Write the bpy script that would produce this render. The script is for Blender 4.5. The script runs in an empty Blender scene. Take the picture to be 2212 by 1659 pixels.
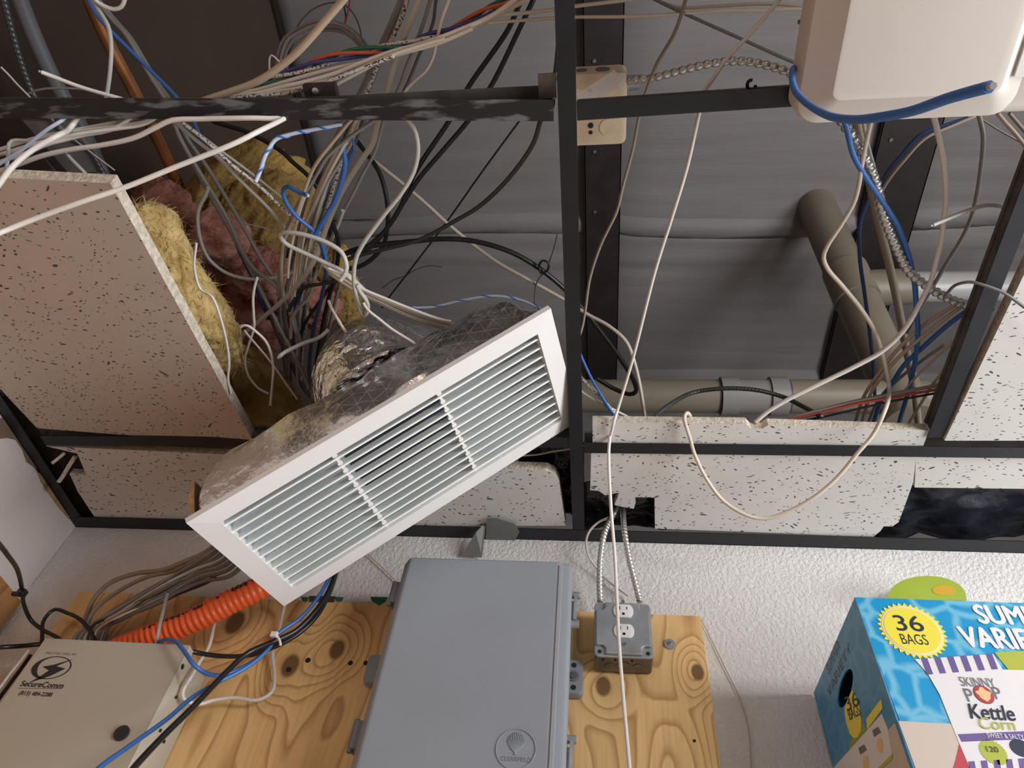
import bpy, bmesh, math, random
from mathutils import Vector, Matrix, noise

# ------------------------------------------------------------------ camera, world, light, exposure
SC = bpy.context.scene
COL = SC.collection
CAMZ = 1.5
FPX, PCX, PCY = 1510.0, 1106.0, 829.5
RX = Vector((0.992657433, 0.0, 0.120959581))
RY = Vector((0.0734869894, -0.794294109, -0.603072576))
RZ = Vector((0.0960774828, 0.607533430, -0.788461951))
cam_d = bpy.data.cameras.new('camera')
cam_d.sensor_fit = 'HORIZONTAL'; cam_d.sensor_width = 36.0
cam_d.lens = FPX / 2212.0 * 36.0
cam_d.clip_start = 0.02
cam = bpy.data.objects.new('camera', cam_d); COL.objects.link(cam)
M3 = Matrix((RX, RY, RZ))
cam.matrix_world = Matrix.Translation((0, 0, CAMZ)) @ M3.to_4x4()
SC.camera = cam
SC.view_settings.view_transform = 'Standard'
SC.view_settings.look = 'None'
SC.view_settings.gamma = 1.0
SC.view_settings.use_curve_mapping = False
SC.view_settings.exposure = 0.0
SC.cycles.caustics_reflective = False; SC.cycles.caustics_refractive = False
SC.cycles.sample_clamp_indirect = 6.0

W = bpy.data.worlds.new('world'); SC.world = W; W.use_nodes = True
bg = W.node_tree.nodes['Background']
bg.inputs[0].default_value = (1.0, 0.88, 0.80, 1); bg.inputs[1].default_value = 0.17

def area(name, loc, target, sx, sy, power, color):
    d = bpy.data.lights.new(name, 'AREA'); d.shape = 'RECTANGLE'
    d.size = sx; d.size_y = sy; d.energy = power; d.color = color
    o = bpy.data.objects.new(name, d); COL.objects.link(o)
    o.location = loc
    o.rotation_euler = (Vector(target) - Vector(loc)).to_track_quat('-Z', 'Y').to_euler()
    return o
# daylight through the opening in the right-hand wall
area('daylight', (2.75, 0.0, 1.4), (0.0, 0.75, 2.05), 1.5, 1.5, 92, (0.93, 0.97, 1.0))
# ceiling lamp of the room, behind and to the right of the camera
area('ceiling_lamp', (1.55, -0.6, 2.14), (0.2, 1.0, 2.2), 0.6, 0.3, 19, (0.97, 0.98, 1.0))
# added warm fill light behind the camera, not a known lamp
area('warm_fill', (-0.2, -1.9, 2.3), (-0.3, 0.9, 2.3), 1.0, 0.5, 4.5, (1.0, 0.76, 0.60))

# ------------------------------------------------------------------ pixel -> point helpers (camera relative, then lifted)
CE = 0.965          # ceiling grid above the camera
YW = 1.15           # back wall
XL = -1.183         # left wall
ZR = 2.80           # roof blanket above the camera
XP = -1.155         # brown board wall in the plenum
def pray(px, py):
    r = Vector((px - PCX, -(py - PCY), -FPX))
    return Vector((RX.dot(r), RY.dot(r), RZ.dot(r)))
def up(v): return Vector((v[0], v[1], v[2] + CAMZ))
def az(px, py, d=0.0):
    r = pray(px, py); return up(r * ((CE + d) / r.z))
def ay(px, py, y):
    r = pray(px, py); return up(r * (y / r.y))
def ax(px, py, x):
    r = pray(px, py); return up(r * (x / r.x))
def dist(p): return (p - Vector((0, 0, CAMZ))).length

# ------------------------------------------------------------------ object helpers
def tag(o, label=None, cat=None, group=None, kind=None):
    if label: o['label'] = label
    if cat: o['category'] = cat
    if group: o['group'] = group
    if kind: o['kind'] = kind
    return o
def thing(name, label, cat, loc=(0, 0, 0), group=None):
    o = bpy.data.objects.new(name, None); COL.objects.link(o); o.location = loc
    o.empty_display_size = 0.05
    return tag(o, label, cat, group)
def mesh_obj(name, verts, faces, mats, parent=None, smooth=False, fmat=None, sharp=None):
    """verts in world coordinates; the origin is set to the middle of the mesh"""
    c = Vector((0, 0, 0))
    for v in verts: c += Vector(v)
    c /= max(1, len(verts))
    me = bpy.data.meshes.new(name)
    me.from_pydata([tuple(Vector(v) - c) for v in verts], [], faces)
    for m in (mats if isinstance(mats, (list, tuple)) else [mats]): me.materials.append(m)
    if fmat:
        for p, i in zip(me.polygons, fmat): p.material_index = i
    bm = bmesh.new(); bm.from_mesh(me); bmesh.ops.recalc_face_normals(bm, faces=bm.faces); bm.to_mesh(me); bm.free()
    if smooth:
        for p in me.polygons: p.use_smooth = True
        if sharp is not None:
            try: me.set_sharp_from_angle(angle=math.radians(sharp))
            except Exception: pass
    o = bpy.data.objects.new(name, me); COL.objects.link(o)
    if parent is not None:
        o.parent = parent; o.location = c - Vector(parent_world(parent))
    else: o.location = c
    return o
def parent_world(p):
    v = Vector(p.location)
    while p.parent is not None:
        p = p.parent; v += Vector(p.location)
    return v
class MB:
    def __init__(s): s.v = []; s.f = []; s.m = []
    def add(s, vs, fs, mi=0):
        n = len(s.v); s.v += [Vector(v) for v in vs]
        s.f += [tuple(i + n for i in f) for f in fs]; s.m += [mi] * len(fs)
    def hexa(s, a, b, c, d, off, mi=0, mside=None):
        """quad a b c d pushed along off"""
        off = Vector(off); q = [Vector(p) for p in (a, b, c, d)]
        vs = q + [p + off for p in q]; n = len(s.v); s.v += vs
        fs = [(0, 1, 2, 3), (7, 6, 5, 4), (0, 4, 5, 1), (1, 5, 6, 2), (2, 6, 7, 3), (3, 7, 4, 0)]
        s.f += [tuple(i + n for i in f) for f in fs]
        s.m += [mi, mi] + [mi if mside is None else mside] * 4
    def box(s, x0, y0, z0, x1, y1, z1, mi=0):
        s.hexa((x0, y0, z0), (x1, y0, z0), (x1, y1, z0), (x0, y1, z0), (0, 0, z1 - z0), mi)
    def prism(s, pts, off, mi=0, mside=None):
        off = Vector(off); q = [Vector(p) for p in pts]; k = len(q); n = len(s.v)
        s.v += q + [p + off for p in q]
        s.f.append(tuple(range(n, n + k))); s.f.append(tuple(range(n + 2 * k - 1, n + k - 1, -1))); s.m += [mi, mi]
        for i in range(k):
            j = (i + 1) % k
            s.f.append((n + i, n + i + k, n + j + k, n + j)); s.m.append(mi if mside is None else mside)
    def cyl(s, a, b, r, seg=16, mi=0, r2=None):
        a = Vector(a); b = Vector(b); t = (b - a).normalized()
        u = t.orthogonal().normalized(); w = t.cross(u); n = len(s.v); r2 = r if r2 is None else r2
        for p, rr in ((a, r), (b, r2)):
            for i in range(seg):
                an = 2 * math.pi * i / seg
                s.v.append(p + (u * math.cos(an) + w * math.sin(an)) * rr)
        for i in range(seg):
            j = (i + 1) % seg
            s.f.append((n + i, n + j, n + seg + j, n + seg + i)); s.m.append(mi)
        s.f.append(tuple(range(n + seg - 1, n - 1, -1))); s.f.append(tuple(range(n + seg, n + 2 * seg))); s.m += [mi, mi]
    def build(s, name, mats, parent=None, smooth=False, sharp=None):
        return mesh_obj(name, s.v, s.f, mats, parent, smooth, s.m, sharp)
def bevel(o, w, seg=2):
    m = o.modifiers.new('bevel', 'BEVEL'); m.width = w; m.segments = seg; m.limit_method = 'ANGLE'; m.angle_limit = math.radians(40)
    return o

def crom(pts, step):
    """Catmull-Rom (centripetal-ish) resampling to about even steps"""
    P = [Vector(p) for p in pts]
    if len(P) == 2:
        n = max(2, int((P[1] - P[0]).length / step)); return [P[0].lerp(P[1], i / n) for i in range(n + 1)]
    P = [P[0] * 2 - P[1]] + P + [P[-1] * 2 - P[-2]]
    raw = []
    for i in range(1, len(P) - 2):
        p0, p1, p2, p3 = P[i - 1:i + 3]
        t0 = 0.0; t1 = t0 + max(1e-5, (p1 - p0).length) ** .5; t2 = t1 + max(1e-5, (p2 - p1).length) ** .5; t3 = t2 + max(1e-5, (p3 - p2).length) ** .5
        n = 14
        for k in range(n):
            t = t1 + (t2 - t1) * k / n
            A1 = p0 * ((t1 - t) / (t1 - t0)) + p1 * ((t - t0) / (t1 - t0))
            A2 = p1 * ((t2 - t) / (t2 - t1)) + p2 * ((t - t1) / (t2 - t1))
            A3 = p2 * ((t3 - t) / (t3 - t2)) + p3 * ((t - t2) / (t3 - t2))
            B1 = A1 * ((t2 - t) / (t2 - t0)) + A2 * ((t - t0) / (t2 - t0))
            B2 = A2 * ((t3 - t) / (t3 - t1)) + A3 * ((t - t1) / (t3 - t1))
            raw.append(B1 * ((t2 - t) / (t2 - t1)) + B2 * ((t - t1) / (t2 - t1)))
    raw.append(P[-2])
    L = [0.0]
    for i in range(1, len(raw)): L.append(L[-1] + (raw[i] - raw[i - 1]).length)
    n = max(3, int(L[-1] / step)); out = []; j = 0
    for k in range(n + 1):
        s = L[-1] * k / n
        while j < len(L) - 2 and L[j + 1] < s: j += 1
        d = L[j + 1] - L[j]; out.append(raw[j].lerp(raw[j + 1], 0 if d < 1e-9 else (s - L[j]) / d))
    return out
def frames(path):
    T = []
    for i in range(len(path)):
        a = path[max(0, i - 1)]; b = path[min(len(path) - 1, i + 1)]
        t = (b - a); T.append(t.normalized() if t.length > 1e-9 else (T[-1] if T else Vector((1, 0, 0))))
    u = T[0].orthogonal().normalized(); F = []
    for t in T:
        u = (u - t * u.dot(t)); u = u.normalized() if u.length > 1e-6 else t.orthogonal().normalized()
        F.append((t, u, t.cross(u)))
    return F
def sweep(mb, path, rad, seg=8, mi=0, flat=1.0):
    """rad: number or function(arc length, angle, point)"""
    F = frames(path); n0 = len(mb.v); s = 0.0
    for i, p in enumerate(path):
        if i: s += (p - path[i - 1]).length
        t, u, w = F[i]
        for k in range(seg):
            a = 2 * math.pi * k / seg
            r = rad if not callable(rad) else rad(s, a, p)
            mb.v.append(p + u * (math.cos(a) * r) + w * (math.sin(a) * r * flat))
    for i in range(len(path) - 1):
        for k in range(seg):
            l = (k + 1) % seg; b = n0 + i * seg
            mb.f.append((b + k, b + l, b + seg + l, b + seg + k)); mb.m.append(mi)
    e = n0 + (len(path) - 1) * seg
    mb.f.append(tuple(range(n0 + seg - 1, n0 - 1, -1))); mb.f.append(tuple(range(e, e + seg))); mb.m += [mi, mi]

# ------------------------------------------------------------------ materials
def new_mat(name):
    m = bpy.data.materials.new(name); m.use_nodes = True
    nt = m.node_tree; b = nt.nodes['Principled BSDF']
    return m, nt, b
def col(c): return (c[0], c[1], c[2], 1.0)
def srgb(r, g, b):
    f = lambda u: (u / 255 / 12.92) if u / 255 <= 0.04045 else ((u / 255 + 0.055) / 1.055) ** 2.4
    return (f(r), f(g), f(b))
def plain(name, c, rough=0.5, metal=0.0, var=0.0, vscale=40.0, bump=0.0, bscale=200.0, spec=None, alpha=1.0, trans=0.0, c2=None, stretch=None):
    m, nt, b = new_mat(name); N = nt.nodes; L = nt.links
    b.inputs['Base Color'].default_value = col(c); b.inputs['Roughness'].default_value = rough; b.inputs['Metallic'].default_value = metal
    if spec is not None: b.inputs['Specular IOR Level'].default_value = spec
    if alpha < 1: b.inputs['Alpha'].default_value = alpha
    if trans: b.inputs['Transmission Weight'].default_value = trans
    tc = N.new('ShaderNodeTexCoord'); src = tc.outputs['Object']
    if stretch:
        mp = N.new('ShaderNodeMapping'); mp.inputs['Scale'].default_value = stretch; L.new(src, mp.inputs[0]); src = mp.outputs[0]
    if var or c2:
        nz = N.new('ShaderNodeTexNoise'); nz.inputs['Scale'].default_value = vscale; nz.inputs['Detail'].default_value = 5
        L.new(src, nz.inputs['Vector'])
        rp = N.new('ShaderNodeValToRGB')
        rp.color_ramp.elements[0].position = 0.35; rp.color_ramp.elements[1].position = 0.68
        lo = c2 if c2 else tuple(x * (1 - var) for x in c)
        rp.color_ramp.elements[0].color = col(lo); rp.color_ramp.elements[1].color = col(c)
        L.new(nz.outputs['Fac'], rp.inputs[0]); L.new(rp.outputs[0], b.inputs['Base Color'])
    if bump:
        nb = N.new('ShaderNodeTexNoise'); nb.inputs['Scale'].default_value = bscale; nb.inputs['Detail'].default_value = 4
        L.new(src, nb.inputs['Vector'])
        bp = N.new('ShaderNodeBump'); bp.inputs['Strength'].default_value = 1.0; bp.inputs['Distance'].default_value = bump
        L.new(nb.outputs['Fac'], bp.inputs['Height']); L.new(bp.outputs[0], b.inputs['Normal'])
    return m
def tile_mat(name, c):
    m, nt, b = new_mat(name); N = nt.nodes; L = nt.links
    b.inputs['Roughness'].default_value = 0.9
    tc = N.new('ShaderNodeTexCoord')
    nz = N.new('ShaderNodeTexNoise'); nz.inputs['Scale'].default_value = 9; L.new(tc.outputs['Object'], nz.inputs['Vector'])
    mx = N.new('ShaderNodeVectorMath'); mx.operation = 'SCALE'; mx.inputs['Scale'].default_value = 0.09
    L.new(nz.outputs['Color'], mx.inputs[0])
    ad = N.new('ShaderNodeVectorMath'); ad.operation = 'ADD'; L.new(tc.outputs['Object'], ad.inputs[0]); L.new(mx.outputs[0], ad.inputs[1])
    mp = N.new('ShaderNodeMapping'); mp.inputs['Scale'].default_value = (105, 230, 0.0); mp.inputs['Rotation'].default_value = (0, 0, -0.35)
    L.new(ad.outputs[0], mp.inputs[0])
    vo = N.new('ShaderNodeTexVoronoi'); vo.inputs['Scale'].default_value = 1.0; vo.feature = 'F1'; vo.inputs['Randomness'].default_value = 1.0
    L.new(mp.outputs[0], vo.inputs['Vector'])
    sp = N.new('ShaderNodeSeparateColor'); L.new(vo.outputs['Color'], sp.inputs[0])
    th = N.new('ShaderNodeMath'); th.operation = 'MULTIPLY'; th.inputs[1].default_value = 0.46; L.new(sp.outputs[0], th.inputs[0])
    th2 = N.new('ShaderNodeMath'); th2.operation = 'SUBTRACT'; th2.inputs[1].default_value = 0.10; L.new(th.outputs[0], th2.inputs[0])
    lt = N.new('ShaderNodeMath'); lt.operation = 'LESS_THAN'; L.new(vo.outputs['Distance'], lt.inputs[0]); L.new(th2.outputs[0], lt.inputs[1])
    nf = N.new('ShaderNodeTexNoise'); nf.inputs['Scale'].default_value = 25; L.new(tc.outputs['Object'], nf.inputs['Vector'])
    rp = N.new('ShaderNodeValToRGB'); rp.color_ramp.elements[0].color = col(tuple(x * .9 for x in c)); rp.color_ramp.elements[1].color = col(c)
    L.new(nf.outputs['Fac'], rp.inputs[0])
    mc = N.new('ShaderNodeMix'); mc.data_type = 'RGBA'; L.new(lt.outputs[0], mc.inputs[0]); L.new(rp.outputs[0], mc.inputs[6]); mc.inputs[7].default_value = (0.10, 0.08, 0.065, 1)
    L.new(mc.outputs[2], b.inputs['Base Color'])
    bp = N.new('ShaderNodeBump'); bp.invert = True; bp.inputs['Distance'].default_value = 0.0015; L.new(lt.outputs[0], bp.inputs['Height']); L.new(bp.outputs[0], b.inputs['Normal'])
    return m
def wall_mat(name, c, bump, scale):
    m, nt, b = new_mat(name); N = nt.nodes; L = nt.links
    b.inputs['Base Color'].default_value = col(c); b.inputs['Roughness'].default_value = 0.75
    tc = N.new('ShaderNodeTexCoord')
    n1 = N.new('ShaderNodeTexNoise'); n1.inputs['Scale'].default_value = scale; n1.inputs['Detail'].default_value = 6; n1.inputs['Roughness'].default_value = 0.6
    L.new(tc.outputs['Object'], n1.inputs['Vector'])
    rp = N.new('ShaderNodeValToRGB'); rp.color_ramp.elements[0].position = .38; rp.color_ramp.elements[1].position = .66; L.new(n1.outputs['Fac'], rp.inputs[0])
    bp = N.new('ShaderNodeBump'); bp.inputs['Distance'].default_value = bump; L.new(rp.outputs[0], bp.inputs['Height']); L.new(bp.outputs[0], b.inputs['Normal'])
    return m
def wood_mat(name, light, dark, knots=(), origin=(0, 0, 0), amt=16):
    m, nt, b = new_mat(name); N = nt.nodes; L = nt.links
    b.inputs['Roughness'].default_value = 0.55
    tc = N.new('ShaderNodeTexCoord')
    mp = N.new('ShaderNodeMapping'); mp.inputs['Scale'].default_value = (6.0, 6.0, 1.5); L.new(tc.outputs['Object'], mp.inputs[0])
    nz = N.new('ShaderNodeTexNoise'); nz.inputs['Scale'].default_value = 1.0; nz.inputs['Detail'].default_value = 2.5; nz.inputs['Roughness'].default_value = .45; L.new(mp.outputs[0], nz.inputs['Vector'])
    field = nz.outputs['Fac']; dk = None
    for (kx, kz, kr) in knots:
        sv = N.new('ShaderNodeVectorMath'); sv.operation = 'SUBTRACT'; L.new(tc.outputs['Object'], sv.inputs[0])
        sv.inputs[1].default_value = (kx - origin[0], 0, kz - origin[2])
        ml = N.new('ShaderNodeVectorMath'); ml.operation = 'MULTIPLY'; ml.inputs[1].default_value = (1 / kr, 0, 0.7 / kr); L.new(sv.outputs[0], ml.inputs[0])
        ln = N.new('ShaderNodeVectorMath'); ln.operation = 'LENGTH'; L.new(ml.outputs[0], ln.inputs[0])
        g = N.new('ShaderNodeMapRange'); g.inputs[1].default_value = 0.0; g.inputs[2].default_value = 5.5; g.inputs[3].default_value = 0.26; g.inputs[4].default_value = 0.0; g.interpolation_type = 'SMOOTHERSTEP'
        L.new(ln.outputs['Value'], g.inputs[0])
        a = N.new('ShaderNodeMath'); a.operation = 'ADD'; L.new(field, a.inputs[0]); L.new(g.outputs[0], a.inputs[1]); field = a.outputs[0]
        k = N.new('ShaderNodeMapRange'); k.inputs[1].default_value = 0.8; k.inputs[2].default_value = 1.15; k.inputs[3].default_value = 1.0; k.inputs[4].default_value = 0.0; L.new(ln.outputs['Value'], k.inputs[0])
        if dk is None: dk = k.outputs[0]
        else:
            mxn = N.new('ShaderNodeMath'); mxn.operation = 'MAXIMUM'; L.new(dk, mxn.inputs[0]); L.new(k.outputs[0], mxn.inputs[1]); dk = mxn.outputs[0]
    mu = N.new('ShaderNodeMath'); mu.operation = 'MULTIPLY'; mu.inputs[1].default_value = amt; L.new(field, mu.inputs[0])
    fr = N.new('ShaderNodeMath'); fr.operation = 'FRACT'; L.new(mu.outputs[0], fr.inputs[0])
    rp = N.new('ShaderNodeValToRGB'); e = rp.color_ramp.elements
    e[0].position = 0; e[0].color = col(light); e[1].position = .62; e[1].color = col(tuple(l * .8 + d * .2 for l, d in zip(light, dark)))
    x = e.new(.9); x.color = col(dark); y = e.new(1.0); y.color = col(light)
    L.new(fr.outputs[0], rp.inputs[0])
    fib = N.new('ShaderNodeTexNoise'); fib.inputs['Scale'].default_value = 1.0; fib.inputs['Detail'].default_value = 3
    mp2 = N.new('ShaderNodeMapping'); mp2.inputs['Scale'].default_value = (160, 160, 8); L.new(tc.outputs['Object'], mp2.inputs[0]); L.new(mp2.outputs[0], fib.inputs['Vector'])
    fm = N.new('ShaderNodeMapRange'); fm.inputs[3].default_value = .8; fm.inputs[4].default_value = 1.15; L.new(fib.outputs['Fac'], fm.inputs[0])
    vm = N.new('ShaderNodeVectorMath'); vm.operation = 'SCALE'; L.new(rp.outputs[0], vm.inputs[0]); L.new(fm.outputs[0], vm.inputs['Scale'])
    out = vm.outputs[0]
    if dk is not None:
        mc = N.new('ShaderNodeMix'); mc.data_type = 'RGBA'; L.new(dk, mc.inputs[0]); L.new(out, mc.inputs[6]); mc.inputs[7].default_value = col(tuple(d * .38 for d in dark)); out = mc.outputs[2]
    L.new(out, b.inputs['Base Color'])
    return m
def foil_mat(name, scrim=True):
    m, nt, b = new_mat(name); N = nt.nodes; L = nt.links
    b.inputs['Base Color'].default_value = (.74, .725, .73, 1) if scrim else (.82, .81, .80, 1); b.inputs['Metallic'].default_value = 1.0; b.inputs['Roughness'].default_value = .2 if scrim else .12
    tc = N.new('ShaderNodeTexCoord')
    nb = N.new('ShaderNodeTexNoise'); nb.inputs['Scale'].default_value = 38; nb.inputs['Detail'].default_value = 5; L.new(tc.outputs['Object'], nb.inputs['Vector'])
    h = nb.outputs['Fac']
    if not scrim:
        hm = N.new('ShaderNodeMath'); hm.operation = 'MULTIPLY'; hm.inputs[1].default_value = .45; L.new(h, hm.inputs[0]); h = hm.outputs[0]
    if scrim:
        gu_ = Vector((-0.07129357 + 0.56806924, 0.56519143 - 0.70734144, 0.932221 - 0.60602436)).normalized()
        gn_ = Vector((0.568, 0.116, -0.815)).normalized(); gv_ = gn_.cross(gu_).normalized()
        acc = None
        dw = N.new('ShaderNodeVectorMath'); dw.operation = 'MULTIPLY_ADD'; L.new(nb.outputs['Color'], dw.inputs[0]); dw.inputs[1].default_value = (.012, .012, .012); L.new(tc.outputs['Object'], dw.inputs[2])
        for dx, dy in ((1, 0), (.5, .866), (.5, -.866)):
            dr = gu_ * dx + gn_ * dy + gv_ * (dx * .3 + dy * .5)
            dp = N.new('ShaderNodeVectorMath'); dp.operation = 'DOT_PRODUCT'; L.new(dw.outputs[0], dp.inputs[0]); dp.inputs[1].default_value = dr * 44
            fr = N.new('ShaderNodeMath'); fr.operation = 'FRACT'; L.new(dp.outputs['Value'], fr.inputs[0])
            lt = N.new('ShaderNodeMath'); lt.operation = 'LESS_THAN'; lt.inputs[1].default_value = .04; L.new(fr.outputs[0], lt.inputs[0])
            if acc is None: acc = lt.outputs[0]
            else:
                mx = N.new('ShaderNodeMath'); mx.operation = 'MAXIMUM'; L.new(acc, mx.inputs[0]); L.new(lt.outputs[0], mx.inputs[1]); acc = mx.outputs[0]
        a = N.new('ShaderNodeMath'); a.operation = 'MULTIPLY_ADD'; a.inputs[1].default_value = .10; L.new(acc, a.inputs[0]); L.new(h, a.inputs[2]); h = a.outputs[0]
        rr = N.new('ShaderNodeMapRange'); rr.inputs[3].default_value = .24; rr.inputs[4].default_value = .42; L.new(acc, rr.inputs[0]); L.new(rr.outputs[0], b.inputs['Roughness'])
    dn = N.new('ShaderNodeVectorMath'); dn.operation = 'MULTIPLY_ADD'; L.new(nb.outputs['Color'], dn.inputs[0]); dn.inputs[1].default_value = (.03, .03, .03); L.new(tc.outputs['Object'], dn.inputs[2])
    for vs_, wt in ((24, .55), (60, .25)):
        vv = N.new('ShaderNodeTexVoronoi'); vv.inputs['Scale'].default_value = vs_; L.new(dn.outputs[0], vv.inputs['Vector'])
        ma = N.new('ShaderNodeMath'); ma.operation = 'MULTIPLY_ADD'; ma.inputs[1].default_value = wt * (.28 if scrim else 1.6); L.new(vv.outputs['Distance'], ma.inputs[0]); L.new(h, ma.inputs[2]); h = ma.outputs[0]
    bp = N.new('ShaderNodeBump'); bp.inputs['Strength'].default_value = 1.0; bp.inputs['Distance'].default_value = .0032 if scrim else .008; L.new(h, bp.inputs['Height']); L.new(bp.outputs[0], b.inputs['Normal'])
    return m
def water_mat(name, c, line):
    m, nt, b = new_mat(name); N = nt.nodes; L = nt.links
    b.inputs['Roughness'].default_value = .4
    tc = N.new('ShaderNodeTexCoord')
    nz = N.new('ShaderNodeTexNoise'); nz.inputs['Scale'].default_value = 18; L.new(tc.outputs['Object'], nz.inputs['Vector'])
    sc = N.new('ShaderNodeVectorMath'); sc.operation = 'SCALE'; sc.inputs['Scale'].default_value = .022; L.new(nz.outputs['Color'], sc.inputs[0])
    ad = N.new('ShaderNodeVectorMath'); ad.operation = 'ADD'; L.new(tc.outputs['Object'], ad.inputs[0]); L.new(sc.outputs[0], ad.inputs[1])
    vo = N.new('ShaderNodeTexVoronoi'); vo.feature = 'SMOOTH_F1'; vo.feature = 'DISTANCE_TO_EDGE'; vo.inputs['Scale'].default_value = 24; L.new(ad.outputs[0], vo.inputs['Vector'])
    mr = N.new('ShaderNodeMapRange'); mr.inputs[1].default_value = .03; mr.inputs[2].default_value = .14; mr.inputs[3].default_value = .9; mr.inputs[4].default_value = 0; L.new(vo.outputs['Distance'], mr.inputs[0])
    mc = N.new('ShaderNodeMix'); mc.data_type = 'RGBA'; L.new(mr.outputs[0], mc.inputs[0]); mc.inputs[6].default_value = col(c); mc.inputs[7].default_value = col(line)
    L.new(mc.outputs[2], b.inputs['Base Color'])
    return m

MT = {}
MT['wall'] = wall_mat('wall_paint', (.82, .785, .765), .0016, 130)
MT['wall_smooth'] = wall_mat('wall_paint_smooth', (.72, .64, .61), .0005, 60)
MT['board'] = plain('brown_board', (.066, .040, .026), .85, var=.12, vscale=6)
MT['roof'] = plain('roof_blanket', (.235, .212, .204), .6, var=.10, vscale=3.0, bump=.0012, bscale=14, stretch=(.5, 6, 1))
MT['greyboard'] = plain('grey_board', (.27, .255, .25), .7, var=.2, vscale=5)
MT['floor'] = plain('floor_concrete', (.34, .31, .29), .7, var=.2, vscale=4)
MT['purlin'] = plain('purlin_steel', (.028, .018, .017), .5, var=.4, vscale=14)
MT['black'] = plain('black_paint', (.010, .010, .014), .5, var=.35, vscale=18)
MT['web'] = plain('dusty_web', (.13, .115, .105), .6, var=.5, vscale=22)
MT['scuff'] = plain('scuffed_black', (.15, .15, .16), .5, c2=(.012, .012, .016), vscale=26, stretch=(.55, 2.6, 1))
_r = [n for n in MT['scuff'].node_tree.nodes if n.type == 'VALTORGB'][0]; _r.color_ramp.elements[0].position = .52; _r.color_ramp.elements[1].position = .62
MT['tile'] = tile_mat('tile_face', (.70, .655, .61))
MT['tile_shaded'] = tile_mat('tile_face_shaded', (.58, .485, .41))  # darker brown tile copy, shade of the tilted tile put into its colour
MT['tile_edge'] = plain('tile_edge', (.74, .64, .52), .95, var=.35, vscale=120, bump=.002, bscale=220)
MT['grille'] = plain('white_enamel', (.80, .765, .745), .38, var=.03, vscale=12)
MT['slat'] = plain('slat_enamel', (.90, .92, .90), .35)
MT['foil'] = foil_mat('foil_scrim', True)
MT['foil2'] = foil_mat('foil_shiny', False)
MT['wood_reflection'] = plain('wood_reflection_strip', (.55, .30, .12), .7, var=.4, vscale=60)  # orange-brown of the wood mirrored in the foil, put into colour
MT['dark'] = plain('dark_inside', (.012, .014, .022), .8)
MT['beige'] = plain('beige_plastic', (.66, .595, .535), .42, var=.03, vscale=4)
MT['jbox'] = plain('tan_paint', (.86, .70, .50), .45, var=.15, vscale=25)
MT['galv'] = plain('galvanised', (.47, .50, .54), .42, .55, var=.3, vscale=22)
MT['galv_dark'] = plain('galvanised_dull', (.26, .235, .21), .5, .6, var=.3, vscale=30)
MT['chrome'] = plain('zinc', (.62, .64, .66), .25, 1.0)
MT['steel_flex'] = plain('flex_steel', (.66, .64, .62), .33, .9)
MT['steel_dark'] = plain('flex_dark', (.12, .118, .12), .4, .6)
MT['enclosure'] = plain('grey_plastic', (.285, .305, .34), .48, var=.07, vscale=8, bump=.0002, bscale=900)
MT['enclosure_dark'] = plain('grey_plastic_dark', (.19, .195, .215), .5, var=.1, vscale=12)
MT['cabinet'] = plain('cabinet_enamel', (.50, .45, .365), .5, var=.05, vscale=5)
MT['ink'] = plain('ink', (.02, .018, .022), .6)
MT['ink_grey'] = plain('ink_grey', (.16, .15, .14), .6)
MT['outlet'] = plain('outlet_white', (.80, .79, .77), .35)
MT['copper'] = plain('copper', (.86, .37, .16), .35, .75, var=.3, vscale=20)
MT['pvc'] = plain('pvc_cream', (.235, .195, .145), .45, var=.12, vscale=7)
MT['pvc_white'] = plain('pvc_white', (.42, .40, .395), .35)
MT['pvc_grey'] = plain('pvc_grey', (.25, .235, .22), .4, var=.06, vscale=8)
MT['orange'] = plain('orange_hdpe', (.85, .125, .03), .42)
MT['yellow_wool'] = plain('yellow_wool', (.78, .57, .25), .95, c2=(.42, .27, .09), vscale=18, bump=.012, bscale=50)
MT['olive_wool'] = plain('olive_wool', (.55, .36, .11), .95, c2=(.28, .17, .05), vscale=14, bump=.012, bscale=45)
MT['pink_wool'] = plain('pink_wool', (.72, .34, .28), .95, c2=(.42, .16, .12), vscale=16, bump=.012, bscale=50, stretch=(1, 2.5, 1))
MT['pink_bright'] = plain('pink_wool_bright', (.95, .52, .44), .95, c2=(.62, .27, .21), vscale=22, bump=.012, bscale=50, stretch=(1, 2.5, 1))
MT['plastic_black'] = plain('black_film', (.012, .012, .014), .2, bump=.01, bscale=30)
MT['duct_tape'] = plain('grey_tape', (.17, .175, .165), .45, var=.15, vscale=20)
MT['vinyl'] = plain('clear_film', (.75, .73, .72), .25, alpha=.45)
WHITE = plain('cable_white', (.74, .68, .63), .45)
CREAM = plain('cable_cream', (.66, .56, .46), .45)
TAN = plain('cable_tan', (.52, .41, .31), .5)
LGREY = plain('cable_light_grey', (.50, .48, .44), .45)
GREY = plain('cable_grey', (.27, .25, .235), .5)
DGREY = plain('cable_dark_grey', (.13, .12, .115), .5)
BROWN = plain('cable_taupe', (.30, .245, .19), .55)
BLACK = plain('cable_black', (.012, .012, .013), .35)
BLUE = plain('cable_blue', (.045, .16, .48), .4)
NAVY = plain('cable_navy', (.03, .055, .17), .45)
PALEB = plain('cable_pale_blue', (.50, .56, .70), .45)
RED = plain('cable_red', (.50, .07, .05), .45)
ORANGER = plain('cable_orange', (.62, .12, .05), .45)
GREEN = plain('cable_green', (.03, .15, .09), .45)
PURB = plain('cable_indigo', (.06, .06, .22), .45)
PRINT = None
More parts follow.
